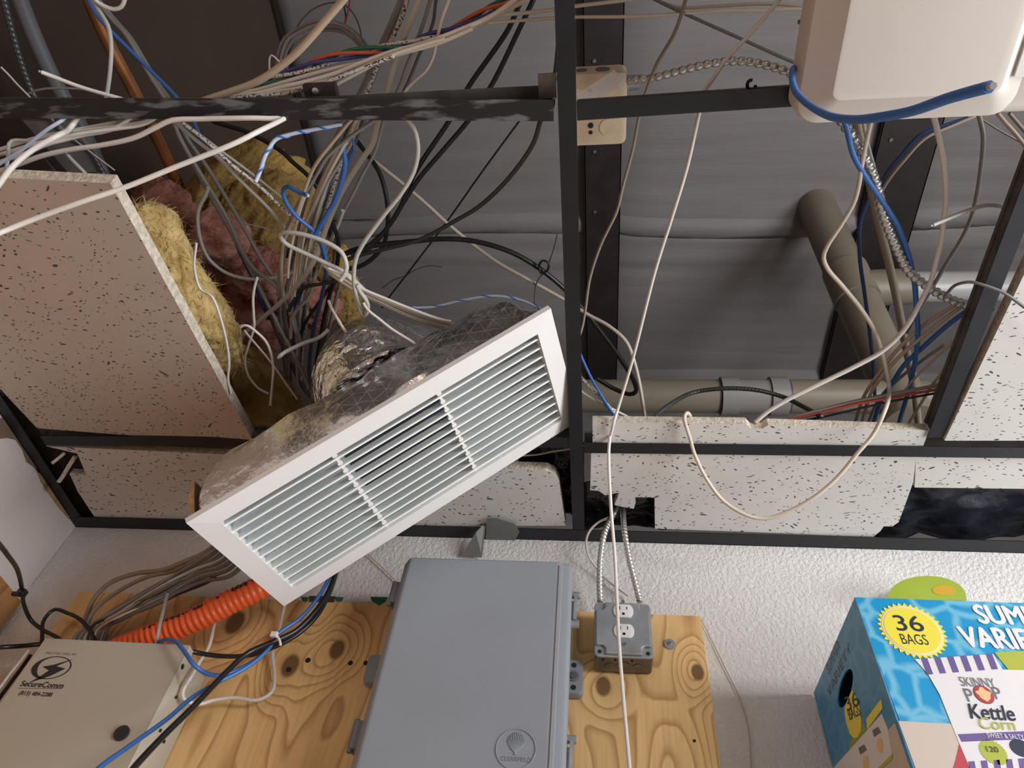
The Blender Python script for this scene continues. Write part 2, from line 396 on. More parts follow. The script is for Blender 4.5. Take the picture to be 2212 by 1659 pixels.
def printed(name, c):
    """sheath with rows of dark print along it"""
    m, nt, b = new_mat(name); N = nt.nodes; L = nt.links
    b.inputs['Roughness'].default_value = .45
    tc = N.new('ShaderNodeTexCoord'); nz = N.new('ShaderNodeTexNoise'); nz.inputs['Scale'].default_value = 300; nz.inputs['Detail'].default_value = 1
    L.new(tc.outputs['Object'], nz.inputs['Vector'])
    rp = N.new('ShaderNodeValToRGB'); rp.color_ramp.interpolation = 'CONSTANT'; rp.color_ramp.elements[0].color = (.06, .05, .05, 1); rp.color_ramp.elements[1].position = .42; rp.color_ramp.elements[1].color = col(c)
    L.new(nz.outputs['Fac'], rp.inputs[0]); L.new(rp.outputs[0], b.inputs['Base Color'])
    return m
PRINT = printed('cable_printed', (.66, .60, .55))

# ------------------------------------------------------------------ the setting
def structure(name, mb, mat, smooth=False):
    o = mb.build(name, mat, None, smooth); o['kind'] = 'structure'; return o
mb = MB(); mb.box(XL - .1, YW, 0, 2.7, YW + .11, CAMZ + CE + .02); wb = structure('wall_back', mb, MT['wall'])
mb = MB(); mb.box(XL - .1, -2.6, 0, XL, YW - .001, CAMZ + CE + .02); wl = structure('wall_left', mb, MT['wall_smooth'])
mb = MB(); mb.box(XL - .1, -2.6, -.1, 2.7, YW + .11, 0); structure('floor', mb, MT['floor'])
mb = MB()
mb.box(2.6, -2.6, 0, 2.7, -.9, CAMZ + ZR); mb.box(2.6, .9, 0, 2.7, 2.35, CAMZ + ZR)
mb.box(2.6, -.9, 2.5, 2.7, .9, CAMZ + ZR); mb.box(2.6, -.9, 0, 2.7, .9, .3)
structure('wall_right', mb, MT['wall'])
mb = MB()
for a in ((2.57, -.95, .25, 2.6, -.9, 2.55), (2.57, .9, .25, 2.6, .95, 2.55), (2.57, -.9, 2.5, 2.6, .9, 2.55), (2.57, -.9, .25, 2.6, .9, .3)): mb.box(*a)
structure('trim_1', mb, MT['grille'])
# plenum: brown board wall on the left, far wall
mb = MB(); mb.box(XP - .1, -2.6, CAMZ + CE + .03, XP, 2.35, CAMZ + ZR + .05); structure('wall_plenum_left', mb, MT['board'])
mb = MB(); mb.box(XP, 2.25, CAMZ + CE + .03, 2.6, 2.35, CAMZ + ZR); structure('wall_plenum_back', mb, MT['greyboard'])
mb = MB(); mb.box(XL, -2.6, CAMZ + CE + .004, .35, -.34, CAMZ + CE + .02);
structure('ceiling_light_block', mb, MT['tile'])  # unseen ceiling part, added and cut to keep light off the left roof
# roof blanket with folds and a seam
RB = CAMZ + ZR
def roof_z(x, y):
    z = RB + .02 * math.sin(x * 2.1 + .7) + .008 * noise.noise(Vector((x * 1.2, y * 5, 0))) + .0032 * noise.noise(Vector((x * 2.5, y * 17, 5)))
    yy = y - (1.29 + .035 * math.sin(x * 2.2))
    if -.05 < yy < .06: z -= .022 * math.exp(-((yy + .012) / .02) ** 2) - .02 * math.exp(-((yy - .02) / .010) ** 2)
    ya = y - (1.40 + .05 * math.sin(x * 1.7 + 1))
    z -= .007 * math.exp(-(ya / .025) ** 2)
    for c in (0.03, 1.17): z += .035 * math.exp(-((x - c) / .09) ** 2)
    if y > 2.05: z -= (y - 2.05) * .5
    return z
xs = [XP - .01 + i * (3.8 / 60) for i in range(61)]; ys = [-2.6 + i * .1 for i in range(26)]; ys += [-.1 + .013 * i for i in range(1, 180)]
vs = [(x, y, roof_z(x, y)) for y in ys for x in xs]; fs = []
for j in range(len(ys) - 1):
    for i in range(60): a = j * 61 + i; fs.append((a, a + 1, a + 62, a + 61))
ro = mesh_obj('ceiling', vs, fs, MT['roof'], None, True); ro['kind'] = 'structure'
sd = ro.modifiers.new('thick', 'SOLIDIFY'); sd.thickness = .04; sd.offset = 1

# purlins under the roof (running away from the viewer)
def purlin(x0, x1, z, label):
    t = thing('steel_purlin', label, 'roof purlin', (0.5 * (x0 + x1), -.5, CAMZ + z))
    m1 = MB(); m1.box(x0, -2.55, CAMZ + z, x1, 2.24, CAMZ + z + .005); m1.box(x1 - .004, -2.55, CAMZ + z, x1, 2.24, CAMZ + z + .05); m1.build('flange', MT['purlin'], t)
    m2 = MB(); m2.box(x0 - .001, -2.55, CAMZ + z, x0 + .004, 2.24, CAMZ + z + .09); m2.build('web', MT['purlin'], t)
    m3 = MB()
    for y in (.62, .95, 1.2): m3.cyl((x0 + .04, y, CAMZ + z - .006), (x0 + .04, y, CAMZ + z), .007, 8)
    m3.build('screw_heads', MT['galv_dark'], t)
zp = ZR - .06
r0 = pray(1262, 300); r1 = pray(1343, 300)
purlin(r0.x / r0.z * zp, r1.x / r1.z * zp, zp, 'dark brown steel purlin behind the square tan junction box')
r0 = pray(1900, 300); r1 = pray(2028, 300)
purlin(r0.x / r0.z * zp, r1.x / r1.z * zp, zp, 'dark steel purlin behind the silver conduit at right')
# dark angle where the brown board wall meets the roof
mb = MB(); mb.box(XP + .001, -2.5, CAMZ + ZR - .10, XP + .012, 2.24, CAMZ + ZR - .03); mb.box(XP + .001, -2.5, CAMZ + ZR - .035, XP + .06, 2.24, CAMZ + ZR - .028)
tag(mb.build('steel_angle', MT['purlin']), 'black steel angle running along the top of the brown board', 'steel angle')

m_ = MB(); m_.prism([az(40, 262, .20), az(150, 262, .20), az(225, 372, .20), az(118, 372, .20)], (0, 0, .01))
tag(m_.build('grey_panel', plain('pale_panel', (.22, .205, .20), .7)), 'pale grey panel behind the dark conduit at far left', 'panel')
m_ = MB(); m_.prism([az(30, 262, .185), az(46, 262, .185), az(142, 372, .185), az(124, 372, .185)], (0, 0, .004))
tag(m_.build('black_strap', MT['purlin']), 'black strap slanting over the pale panel at far left', 'strap')
# torn drywall paper on the left wall
mb = MB()
pp = [(0, 905), (22, 893), (60, 960), (96, 1020), (84, 1022), (72, 1008), (58, 998), (48, 970), (34, 950), (16, 946), (0, 948)]
mb.prism([ax(x, y, XL + .0012) for x, y in pp], (-.002, 0, 0))
mb.build('torn_paper', plain('torn_paper', (.24, .155, .11), .9, var=.2, vscale=30), wl)
mb = MB()
pp = [(78, 1012), (100, 1035), (132, 1085), (158, 1112), (150, 1122), (128, 1098), (105, 1066), (88, 1040)]
mb.prism([ax(x, y, XL + .0012) for x, y in pp], (-.002, 0, 0))
mb.build('torn_paper', plain('torn_tan', (.47, .30, .14), .9, var=.3, vscale=40), wl)
mb = MB()
pp = [(0, 842), (22, 880), (100, 1005), (182, 1124), (158, 1128), (88, 1020), (20, 905), (0, 880)]
mb.prism([ax(x, y, XL + .0008) for x, y in pp], (-.002, 0, 0))
mb.build('raw_edge', plain('raw_gypsum', (.40, .31, .235), .9, var=.25, vscale=40), wl)
# ------------------------------------------------------------------ the ceiling grid
def tee(name, a, b, label, mat=None, fw=.025, hweb=.036, flat_end=False):
    a = Vector(a); b = Vector(b); t = (b - a); L = t.length; t.normalize()
    s = Vector((0, 0, 1)).cross(t).normalized(); n = t.cross(s).normalized()
    if n.z < 0: n = -n
    o = thing(name, label, 'ceiling grid', (a + b) / 2)
    m1 = MB(); m1.hexa(a - s * fw / 2, b - s * fw / 2, b + s * fw / 2, a + s * fw / 2, n * .0016)
    m1.build('flange', mat or MT['black'], o)
    m2 = MB(); k = n * .0014
    m2.hexa(a - s * .001 + k, b - s * .001 + k, b + s * .001 + k, a + s * .001 + k, n * hweb)
    m2.hexa(a - s * .0035 + n * hweb, b - s * .0035 + n * hweb, b + s * .0035 + n * hweb, a + s * .0035 + n * hweb, n * .007)
    m2.build('web', MT['web'], o)
    return o
A0 = az(1219, 0, -.001); A1 = az(1250, 1150, -.001); dv = (A1 - A0).normalized()
tee('main_tee', A0 - dv * .9, A1, 'black main tee running from the front to the back wall past the grille', None, .0245)
_a = az(0, 234, 0); _b = az(1196, 239, 0); _a = _b + (_a - _b) * ((XL + .03 - _b.x) / (_a.x - _b.x))
tee('cross_tee', _a, _b, 'scuffed black cross tee at the left of the junction box', MT['scuff'], .028)
_t = tee('cross_tee', az(1246, 240, 0), az(1740, 207, 0), 'black cross tee reaching the beige fixture from the junction box', None, .025)
_m = MB(); _p = az(1640, 197, .012); _m.box(_p.x - .012, _p.y - .004, _p.z, _p.x + .022, _p.y + .006, _p.z + .004)
_r = [az(1623 + 9 * math.cos(k * .45), 184 + 11 * math.sin(k * .45), .02) for k in range(12)]; sweep(_m, _r, .0022, 6)
_m.build('wire_clip', MT['black'], _t)
a = az(1262, 968, 0); b = az(2300, 972, 0); b.y = a.y
tee('cross_tee', a, b, 'black cross tee under the cut strip of tile at right', None, .025)
tee('cross_tee', az(92, 952, 0), az(1236, 957, 0), 'black cross tee crossing behind the hanging grille', None, .025)
a = az(2020, 945, 0); b = az(2212, 448, 0); dv = (b - a).normalized()
tee('main_tee', a, b + dv * .8, 'black tee along the left side of the bright right hand tile', None, .025)
t = thing('steel_bar', 'dark flat steel bar rising above the scuffed cross tee', 'steel bar', az(800, 200, .03))
b0_ = az(395, 224, .018); b1_ = az(1192, 184, .03)
m_ = MB(); m_.hexa(b0_, b1_, b1_ + Vector((0, .022, .006)), b0_ + Vector((0, .012, .004)), (0, 0, .002)); m_.build('bar', MT['web'], t)
m_ = MB(); p_ = az(690, 202, .024); m_.box(p_.x - .022, p_.y - .012, p_.z, p_.x + .024, p_.y + .01, p_.z + .012); m_.build('bracket', MT['purlin'], t)
m_ = MB(); m_.cyl(p_ + Vector((-.004, -.004, 0)), p_ + Vector((-.004, -.004, -.003)), .005, 10); m_.build('screw', MT['chrome'], t)
m_ = MB(); p_ = az(1182, 186, .027); m_.box(p_.x - .012, p_.y - .016, p_.z, p_.x + .012, p_.y + .016, p_.z + .003); m_.build('end_clip', MT['galv_dark'], t)
def wall_angle(a, b, side, label, w=.03, drop=0.0, mat=None):
    a = Vector(a); b = Vector(b); side = Vector(side); m = MB()
    m.hexa(a, b, b + side * w, a + side * w, (0, 0, .002)); m.hexa(a, b, b + side * .002, a + side * .002, (0, 0, .026))
    return tag(m.build('wall_angle', mat or MT['black']), label, 'wall angle')
zc = CAMZ + CE
wall_angle((XL + .002, YW - .001, zc - .001), (2.58, YW - .001, zc - .003), (0, -1, 0), 'black wall angle along the top of the white back wall', .034)
wall_angle((XL + .001, -1.2, zc), (XL + .001, YW - .038, zc), (1, 0, 0), 'black wall angle along the top of the left wall', .027)
# grey strap taped over the wall angle above the enclosure
mb = MB()
q = [ay(1010, 1215, YW - .012), ay(1042, 1206, YW - .012), ay(1052, 1122, YW - .05), ay(1030, 1148, YW - .035)]
mb.prism([ay(996, 1200, YW - .010), ay(1041, 1203, YW - .010), ay(1050, 1126, YW - .046), ay(1028, 1150, YW - .04)], (0, .0015, 0))
mb.prism([az(1052, 1121, -.004), az(1075, 1120, -.004), az(1112, 1132, -.004), az(1122, 1150, -.004), az(1112, 1168, -.004), az(1049, 1166, -.004)], (0, 0, .0015))
tag(mb.build('duct_tape', MT['duct_tape']), 'strip of grey duct tape folded over the black wall angle', 'tape')

# ------------------------------------------------------------------ ceiling tiles
def tile_poly(name, pts, th, label, off=None, mat=None):
    m = MB(); m.prism(pts, off if off is not None else (0, 0, th), 0, 1)
    o = m.build(name, [mat or MT['tile'], MT['tile_edge']])
    return tag(o, label, 'ceiling tile')
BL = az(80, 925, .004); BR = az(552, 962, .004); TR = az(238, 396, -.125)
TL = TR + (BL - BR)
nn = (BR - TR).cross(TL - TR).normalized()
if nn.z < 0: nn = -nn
tile_poly('ceiling_tile', [TL, TR, BR, BL], .017, 'large speckled ceiling tile tilted down at the left', nn * .02, MT['tile_shaded'])
pts = [(100, 964), (167, 980), (187, 1027), (150, 1023), (168, 1062), (205, 1118), (225, 1128), (560, 1128), (560, 985)]
t = tile_poly('ceiling_tile', [az(x, y, .004) for x, y in pts], .016, 'narrow speckled tile with a broken corner hole beside the left wall')
mb = MB()
sweep(mb, crom([az(163, 985, .01), az(150, 1005, 0), az(135, 1030, -.012), az(126, 1042, -.02)], .004), .0045, 6, 0, .35)
tag(mb.build('torn_strip', MT['tile_edge']), 'long tan torn fibre strip hanging from the broken tile hole', 'tile scrap')
mb = MB()
sweep(mb, crom([az(140, 978, .008), az(126, 990, -.003), az(112, 1001, -.012)], .004), .0032, 6, 0, .35)
tag(mb.build('torn_strip', MT['tile_edge']), 'short tan torn fibre strip by the left wall angle', 'tile scrap')
pts = [(1090, 1013), (1180, 1016), (1198, 1024), (1207, 1040), (1222, 1136), (860, 1136), (880, 1013)]
tile_poly('ceiling_tile', [az(x, y, .003) for x, y in pts], .022, 'speckled tile with a rounded broken corner below the grille')
pts = [(1277, 974), (1979, 986), (1973, 1041), (1950, 1105), (1941, 1128), (1928, 1137), (1909, 1137), (1902, 1147), (1886, 1160), (1640, 1150), (1415, 1142), (1414, 1075), (1372, 1074), (1373, 1086), (1369, 1099), (1345, 1095), (1327, 1091), (1334, 1075), (1337, 1064), (1318, 1068), (1307, 1070), (1293, 1060), (1275, 1059)]
tile_poly('ceiling_tile', [az(x, y, .003) for x, y in pts], .016, 'wide speckled tile with ragged notches above the two outlet conduits')
pts = [(1979, 982), (2330, 984), (2330, 1060), (2212, 1056), (1976, 1053)]
tile_poly('ceiling_tile', [az(x, y, .0035) for x, y in pts], .016, 'short speckled tile strip above the dark gap at far right')
y0 = az(1300, 912, .004).y; y1 = az(1300, 948, 0).y
xa = az(1280, 925, .004).x; xb = az(2005, 935, .004).x
pts = [Vector((xa, y0, zc + .004)), Vector((az(1612, 918, .004).x, y0 + .002, zc + .004)), Vector((az(1625, 918, .004).x, y0 + .014, zc + .004)), Vector((az(1648, 918, .004).x, y0 + .013, zc + .004)), Vector((az(1660, 918, .004).x, y0 + .004, zc + .004)), Vector((xb, y0 + .014, zc + .004)), Vector((xb, y1 + .03, zc + .004)), Vector((xa, y1 + .03, zc + .004))]
tile_poly('ceiling_tile', pts, .018, 'narrow cut strip of tile lying on the right cross tee')
pts = [az(2040, 952, -.004), az(2228, 560, -.004), az(2420, 250, -.004), az(2900, 250, -.004), az(2900, 952, -.004)]
tile_poly('ceiling_tile', pts, .02, 'bright speckled tile at the right edge beside the black tee')
# black plastic film above the notched tiles
def crumple(name, px0, px1, py0, py1, d, amp, mat, label, cat, n=26):
    vs = []; fs = []
    for j in range(n + 1):
        for i in range(n + 1):
            p = az(px0 + (px1 - px0) * i / n, py0 + (py1 - py0) * j / n, d)
            k = noise.noise(p * 18) + .6 * abs(noise.noise(p * 40 + Vector((3, 1, 2))))
            p.z += amp * k; vs.append(p)
    for j in range(n):
        for i in range(n): a = j * (n + 1) + i; fs.append((a, a + 1, a + n + 2, a + n + 1))
    o = mesh_obj(name, vs, fs, mat, None, True)
    m = o.modifiers.new('thick', 'SOLIDIFY'); m.thickness = .001
    return tag(o, label, cat)
crumple('plastic_film', 1120, 1262, 955, 1105, .055, .02, MT['plastic_black'], 'shiny crumpled black plastic left of the main tee', 'plastic film')
crumple('plastic_film', 1890, 2420, 1030, 1165, .07, .02, plain('navy_gap_shade', (.015, .017, .026), .35, bump=.006, bscale=18), 'dark sheet added to darken the gap below the short tile strip at far right', 'plastic film')  # added sheet, its dark colour stands in for shade in the gap
crumple('plastic_film', 1262, 1440, 1040, 1140, .04, .012, MT['plastic_black'], 'dark crumpled plastic inside the notches of the wide tile', 'plastic film')
# ------------------------------------------------------------------ air diffuser with its foil boot, hanging out of the grid
GA = Vector((-0.56806924, 0.70734144, 0.60602436 + CAMZ)); GB = Vector((-0.07129357, 0.56519143, 0.932221 + CAMZ))
GC = Vector((-0.03983124, 0.85176226, 0.995 + CAMZ)); GD = Vector((-0.53660692, 0.99391227, 0.66880335 + CAMZ))
gu = (GB - GA); gw = gu.length; gu.normalize()
gv = (GD - GA); gv = (gv - gu * gv.dot(gu)); gh = (GD - GA).length; gv.normalize()
gn = gu.cross(gv).normalized()
if gn.dot(Vector((0, 0, CAMZ)) - GA) < 0: gn = -gn
def G(u, v, n): return GA + gu * u + gv * v + gn * n
dif = thing('air_diffuser', 'white slatted air grille with a foil wrapped boot hanging crooked', 'air grille', (GA + GC) / 2)
bw = .033
m = MB()
o4 = [(0, 0), (gw, 0), (gw, gh), (0, gh)]; i4 = [(bw, bw), (gw - bw, bw), (gw - bw, gh - bw), (bw, gh - bw)]
for k in range(4):
    l = (k + 1) % 4
    m.add([G(*o4[k], 0), G(*o4[l], 0), G(*i4[l], .002), G(*i4[k], .002)], [(0, 1, 2, 3)])
    m.add([G(*o4[k], 0), G(*o4[l], 0), G(*o4[l], -.009), G(*o4[k], -.009)], [(0, 1, 2, 3)])
    m.add([G(*i4[k], .002), G(*i4[l], .002), G(*i4[l], -.03), G(*i4[k], -.03)], [(0, 1, 2, 3)])
    m.add([G(*o4[k], -.009), G(*o4[l], -.009), G(*i4[l], -.009), G(*i4[k], -.009)], [(0, 1, 2, 3)])
m.build('frame', MT['grille'], dif)
ns = 11
for k in range(ns):
    v = bw + (gh - 2 * bw) * (k + .62) / ns
    m = MB()
    a = G(bw, v, -.001); b = G(gw - bw, v, -.001); off = gv * .0058 - gn * .0165; th = gv * .0011 + gn * .0004
    m.hexa(a, b, b + off, a + off, th)
    m.hexa(a - gv * .0007, b - gv * .0007, b - gv * .0007 - gn * .0022, a - gv * .0007 - gn * .0022, gv * .0031)
    m.build('slat', MT['slat'], dif)
for f in (.335, .668):
    u = bw + (gw - 2 * bw) * f
    m = MB(); m.hexa(G(u - .0022, bw, -.004), G(u + .0022, bw, -.004), G(u + .0022, gh - bw, -.004), G(u - .0022, gh - bw, -.004), -gn * .013)
    for k in range(ns):
        v = bw + (gh - 2 * bw) * (k + .62) / ns
        m.cyl(G(u - .004, v - .004, -.006), G(u + .004, v - .004, -.006), .0032, 8)
    m.build('mullion', MT['grille'], dif)
# inside of the boot
li, lo, ln = .060, bw - .002, -.080
qi = [(li, li), (gw - li, li), (gw - li, gh - li), (li, gh - li)]; qo = [(lo, lo), (gw - lo, lo), (gw - lo, gh - lo), (lo, gh - lo)]
m = MB(); m.add([G(*p, ln) for p in qi], [(0, 1, 2, 3)])
for k in range(4):
    l = (k + 1) % 4; m.add([G(*qo[k], -.0092), G(*qo[l], -.0092), G(*qi[l], ln), G(*qi[k], ln)], [(0, 1, 2, 3)])
m.build('boot_liner', plain('liner_grey', (.33, .35, .36), .5), dif)
m = MB(); m.hexa(G(gw * .36, li + .002, -.0790), G(gw * .67, li + .002, -.0790), G(gw * .67, gh - li - .002, -.0790), G(gw * .36, gh - li - .002, -.0790), gn * .0008)
m.build('duct_opening', MT['dark'], dif)  # dark plate standing in for the shade inside the duct mouth
# crinkled foil jacket: rounded box lofted from rings
def foil_box(rings, nper=56, seed=0, amp=.006):
    vs = []; fs = []
    for ri, (u0, v0, u1, v1, n, rad) in enumerate(rings):
        pts = []
        per = [(u0 + rad, v0), (u1 - rad, v0), (u1, v0 + rad), (u1, v1 - rad), (u1 - rad, v1), (u0 + rad, v1), (u0, v1 - rad), (u0, v0 + rad)]
        seg = [(Vector((*per[k], 0)), Vector((*per[(k + 1) % 8], 0))) for k in range(8)]
        cnt = [22, 4, 12, 4, 22, 4, 12, 4]
        for (p, q), c in zip(seg, cnt):
            for k in range(c): pts.append(p.lerp(q, k / c))
        for p in pts:
            w = G(p.x, p.y, n)
            k = noise.noise(w * 16 + Vector((seed, 0, 0))) + .8 * (1 - 2 * abs(noise.noise(w * 30 + Vector((seed, 7, 0))))) + .4 * noise.noise(w * 80)
            f = 0 if ri == 0 else 1
            cdir = Vector((p.x - gw / 2, p.y - gh / 2, 0)); cdir.normalize()
            w = w + (gu * cdir.x * .5 + gv * cdir.y - gn * .5) * (k * amp * f)
            vs.append(w)
    n = len(pts)
    for r in range(len(rings) - 1):
        for k in range(n):
            l = (k + 1) % n; fs.append((r * n + k, r * n + l, (r + 1) * n + l, (r + 1) * n + k))
    e = (len(rings) - 1) * n; c = len(vs)
    mid = Vector((0, 0, 0))
    for k in range(n): mid += vs[e + k]
    vs.append(mid / n)
    for k in range(n): fs.append((e + k, e + (k + 1) % n, c))
    return vs, fs
e0 = .012; rings = []
for k in range(11):
    f = k / 10; g = f ** 3
    e = e0 + .004 * math.sin(f * 3) + .030 * g
    rings.append((e, e * .6, gw - e, gh - e, -.010 - .098 * f, .012 + .03 * g))
rings.append((.075, .06, gw - .075, gh - .06, -.114, .04)); rings.append((.2, .11, gw - .2, gh - .11, -.118, .02))
vs, fs = foil_box(rings, amp=.007)
mesh_obj('foil_boot', vs, fs, MT['foil'], dif, True, None, 22)
m = MB()
m.prism([G(.010, .010, -.0095), G(.010, gh * .55, -.0095), G(.004, gh * .5, -.05), G(.012, gh * .45, -.09), G(.02, .02, -.088), G(.006, .012, -.05)], -gu * .001)
m.build('wood_reflection_strip', MT['wood_reflection'], dif)  # strip painted as a reflection on the boot's left end
# tape band along the boot
m = MB()
# flexible foil duct behind the boot
c0 = G(gw * .54, gh * .42, -.115)
path = crom([c0 - gn * .002, c0 - gn * .06, c0 - gn * .115 + Vector((.015, .02, .005)), c0 - gn * .14 + Vector((.05, .09, .035)), c0 - gn * .14 + Vector((.07, .20, .10)), c0 - gn * .14 + Vector((.09, .34, .20))], .009)
def ridg(v): return 1 - abs(noise.noise(v)) * 2
def drad(s, a, p):
    k = .7 * noise.noise(p * 11) + .55 * ridg(p * 19 + Vector((5, 0, 0))) + .3 * ridg(p * 47)
    return .116 + .016 * max(0, 1 - s / .08) - .013 * k
m = MB(); sweep(m, path, drad, 72)
dj = m.build('flexible_duct', MT['foil2'], dif)
dj['label'] = 'crinkled silver flexible duct'

# ------------------------------------------------------------------ beige fixture at the top right
zf = CE - .055
def fz(px, py, dz=0.0): 
    r = pray(px, py); return up(r * ((zf + dz) / r.z))
fx = thing('ceiling_fixture', 'beige plastic ceiling fixture with rounded corner and raised panel at top right', 'ceiling fixture', fz(1900, 150, .03))
p00 = fz(1716, 268); x0 = p00.x; y1 = p00.y; x1 = x0 + .60; yb = y1 - .60; zb = CAMZ + zf
def rrect(x0, y0, x1, y1, r, z, n=6):
    o = []
    for cx, cy, a0 in ((x1 - r, y1 - r, 0), (x0 + r, y1 - r, 90), (x0 + r, y0 + r, 180), (x1 - r, y0 + r, 270)):
        for k in range(n + 1):
            a = math.radians(a0 + 90 * k / n); o.append(Vector((cx + r * math.cos(a), cy + r * math.sin(a), z)))
    return o
def loft(mb, loops, cap0=True, cap1=True, mi=0):
    n0 = len(mb.v); k = len(loops[0])
    for l in loops: mb.v += l
    for r in range(len(loops) - 1):
        for i in range(k):
            j = (i + 1) % k; a = n0 + r * k
            mb.f.append((a + i, a + j, a + k + j, a + k + i)); mb.m.append(mi)
    if cap0: mb.f.append(tuple(range(n0 + k - 1, n0 - 1, -1))); mb.m.append(mi)
    if cap1: e = n0 + (len(loops) - 1) * k; mb.f.append(tuple(range(e, e + k))); mb.m.append(mi)
m = MB()
L = []
for ins, dz, r in ((0, .05, .022), (0, .012, .022), (.002, .005, .021), (.006, .0012, .019), (.012, 0, .016)):
    L.append(rrect(x0 + ins, yb + ins, x1 - ins, y1 - ins, r, zb + dz))
loft(m, L, True, True)
fxb = m.build('housing', MT['beige'], fx, True, 50)
q0 = fz(1787, 215, -.008); px0 = q0.x; py1 = q0.y
m = MB(); L = []
for ins, dz, r in ((-.030, .0015, .026), (-.026, -.001, .024), (0, -.018, .012), (.0015, -.0195, .011), (.005, -.0200, .009)):
    L.append(rrect(px0 + ins, yb + .05 + ins, fz(2185, 110, -.012).x - ins, py1 - ins, r, zb + dz))
loft(m, L, False, True)
m.build('raised_panel', MT['beige'], fx, True, 24)
m = MB()
a = fz(2195, 62, -.002); b = fz(2160, 158, -.002)
m.hexa(a, b, b + Vector((.012, .006, 0)), a + Vector((.03, 0, 0)), (0, 0, .014))
m.build('latch_recess', MT['dark'], fx)
m = MB(); c = fz(2206, 130, -.016)
m.box(c.x - .001, c.y - .05, c.z, c.x + .05, c.y + .018, c.z + .012)
m.build('latch_tab', MT['grille'], fx)
m = MB(); c = fz(2192, 95, -.010); m.box(c.x - .004, c.y - .014, c.z, c.x + .02, c.y + .006, c.z + .008)
m.build('latch_clip', MT['beige'], fx)

# ------------------------------------------------------------------ square junction box above the grid
dj0 = .135
zj = CAMZ + CE + dj0
ja = az(1204, 163, dj0); jb = az(1352, 312, dj0)
jx0, jx1, jy0, jy1 = ja.x, jb.x, ja.y, jb.y
t = thing('junction_box', 'square tan steel junction box crossed by the black grid', 'junction box', ((jx0 + jx1) / 2, (jy0 + jy1) / 2, zj))
m = MB(); L = []
for ins, dz, r in ((0, .045, .010), (0, .004, .010), (.001, .0012, .009), (.004, 0, .007)):
    L.append(rrect(jx0 + ins, jy0 + ins, jx1 - ins, jy1 - ins, r, zj + dz))
loft(m, L); m.build('box_body', MT['jbox'], t, True, 40)
def disc_on(px, py, r, mat, name, par, h=.0012, d=dj0):
    p = az(px, py, d); m = MB(); m.cyl(p + Vector((0, 0, .0005)), p - Vector((0, 0, h)), r, 20); m.build(name, mat, par, True, 40)
for px, py in ((1243, 210), (1314, 208), (1313, 275)): disc_on(px, py, .0125, MT['jbox'], 'knockout', t)
for px, py, r in ((1275, 196, .0028), (1276, 271, .0042), (1276, 286, .0030)): disc_on(px, py, r, MT['dark'], 'screw_hole', t, .0008)
m = MB()
for k, xx in enumerate((.25, .55)):
    m.cyl((jx0 + (jx1 - jx0) * xx + .01, jy0 - .0015, zj + .02), (jx0 + (jx1 - jx0) * xx + .01, jy0 + .001, zj + .02), .011 if k else .008, 16)
m.build('side_knockouts', MT['galv_dark'], t)
m = MB(); p = az(1355, 178, dj0 + .012); m.cyl(p + Vector((-.012, 0, 0)), p + Vector((.018, 0, 0)), .010, 14); m.cyl(p + Vector((.004, .012, 0)), p + Vector((.016, .012, 0)), .004, 8)
m.build('conduit_connector', MT['galv'], t)
m = MB(); m.prism([az(1235, 212, .11), az(1290, 216, .11), az(1335, 190, .112), az(1352, 178, .118), az(1352, 156, .118), az(1334, 160, .114), az(1326, 150, .112), az(1312, 160, .112)], (0, 0, .0008))
m.build('tape_flap', MT['vinyl'], t)

# ------------------------------------------------------------------ pipes above the tiles
def polypipe(mb, a, b, rad, seg=28, mi=0): sweep(mb, [Vector(a), Vector(b)], rad, seg, mi)
Yp = 1.47; zz = pray(1600, 856); Zp = zz.z / zz.y * Yp
rp = 35 / 1510 * Vector((0.37, Yp, Zp)).length
pA = ay(1240, 853, Yp); pB = ay(2000, 858, Yp); pA.z = pB.z = CAMZ + Zp
t = thing('drain_pipe', 'cream plastic drain pipe running level above the right tiles', 'pipe', (pA + pB) / 2)
m = MB(); polypipe(m, pA, pB, rp); m.build('pipe_body', MT['pvc'], t, True, 50)
cA = ay(1555, 855, Yp); cB = ay(1698, 855, Yp); cA.z = cB.z = CAMZ + Zp; cA.y = cB.y = pA.y
h1 = cA + Vector((.055, 0, 0)); h2 = cB - Vector((.055, 0, 0))
m = MB(); sweep(m, [cA, cB], rp * 1.03, 28); sweep(m, [cA, h1], rp * 1.16, 28); sweep(m, [h2, cB], rp * 1.16, 28)
m.build('tee_fitting', MT['pvc_grey'], t, True, 50)
PRI = plain('purple_primer', (.10, .05, .12), .5)
m = MB(); sweep(m, [cA + Vector((-.008, 0, 0)), cA + Vector((.003, 0, 0))], rp * 1.012, 28); m.build('primer_ring', PRI, t, True, 50)
m = MB(); sweep(m, [cB + Vector((-.003, 0, 0)), cB + Vector((.008, 0, 0))], rp * 1.012, 28); m.build('primer_ring', PRI, t, True, 50)
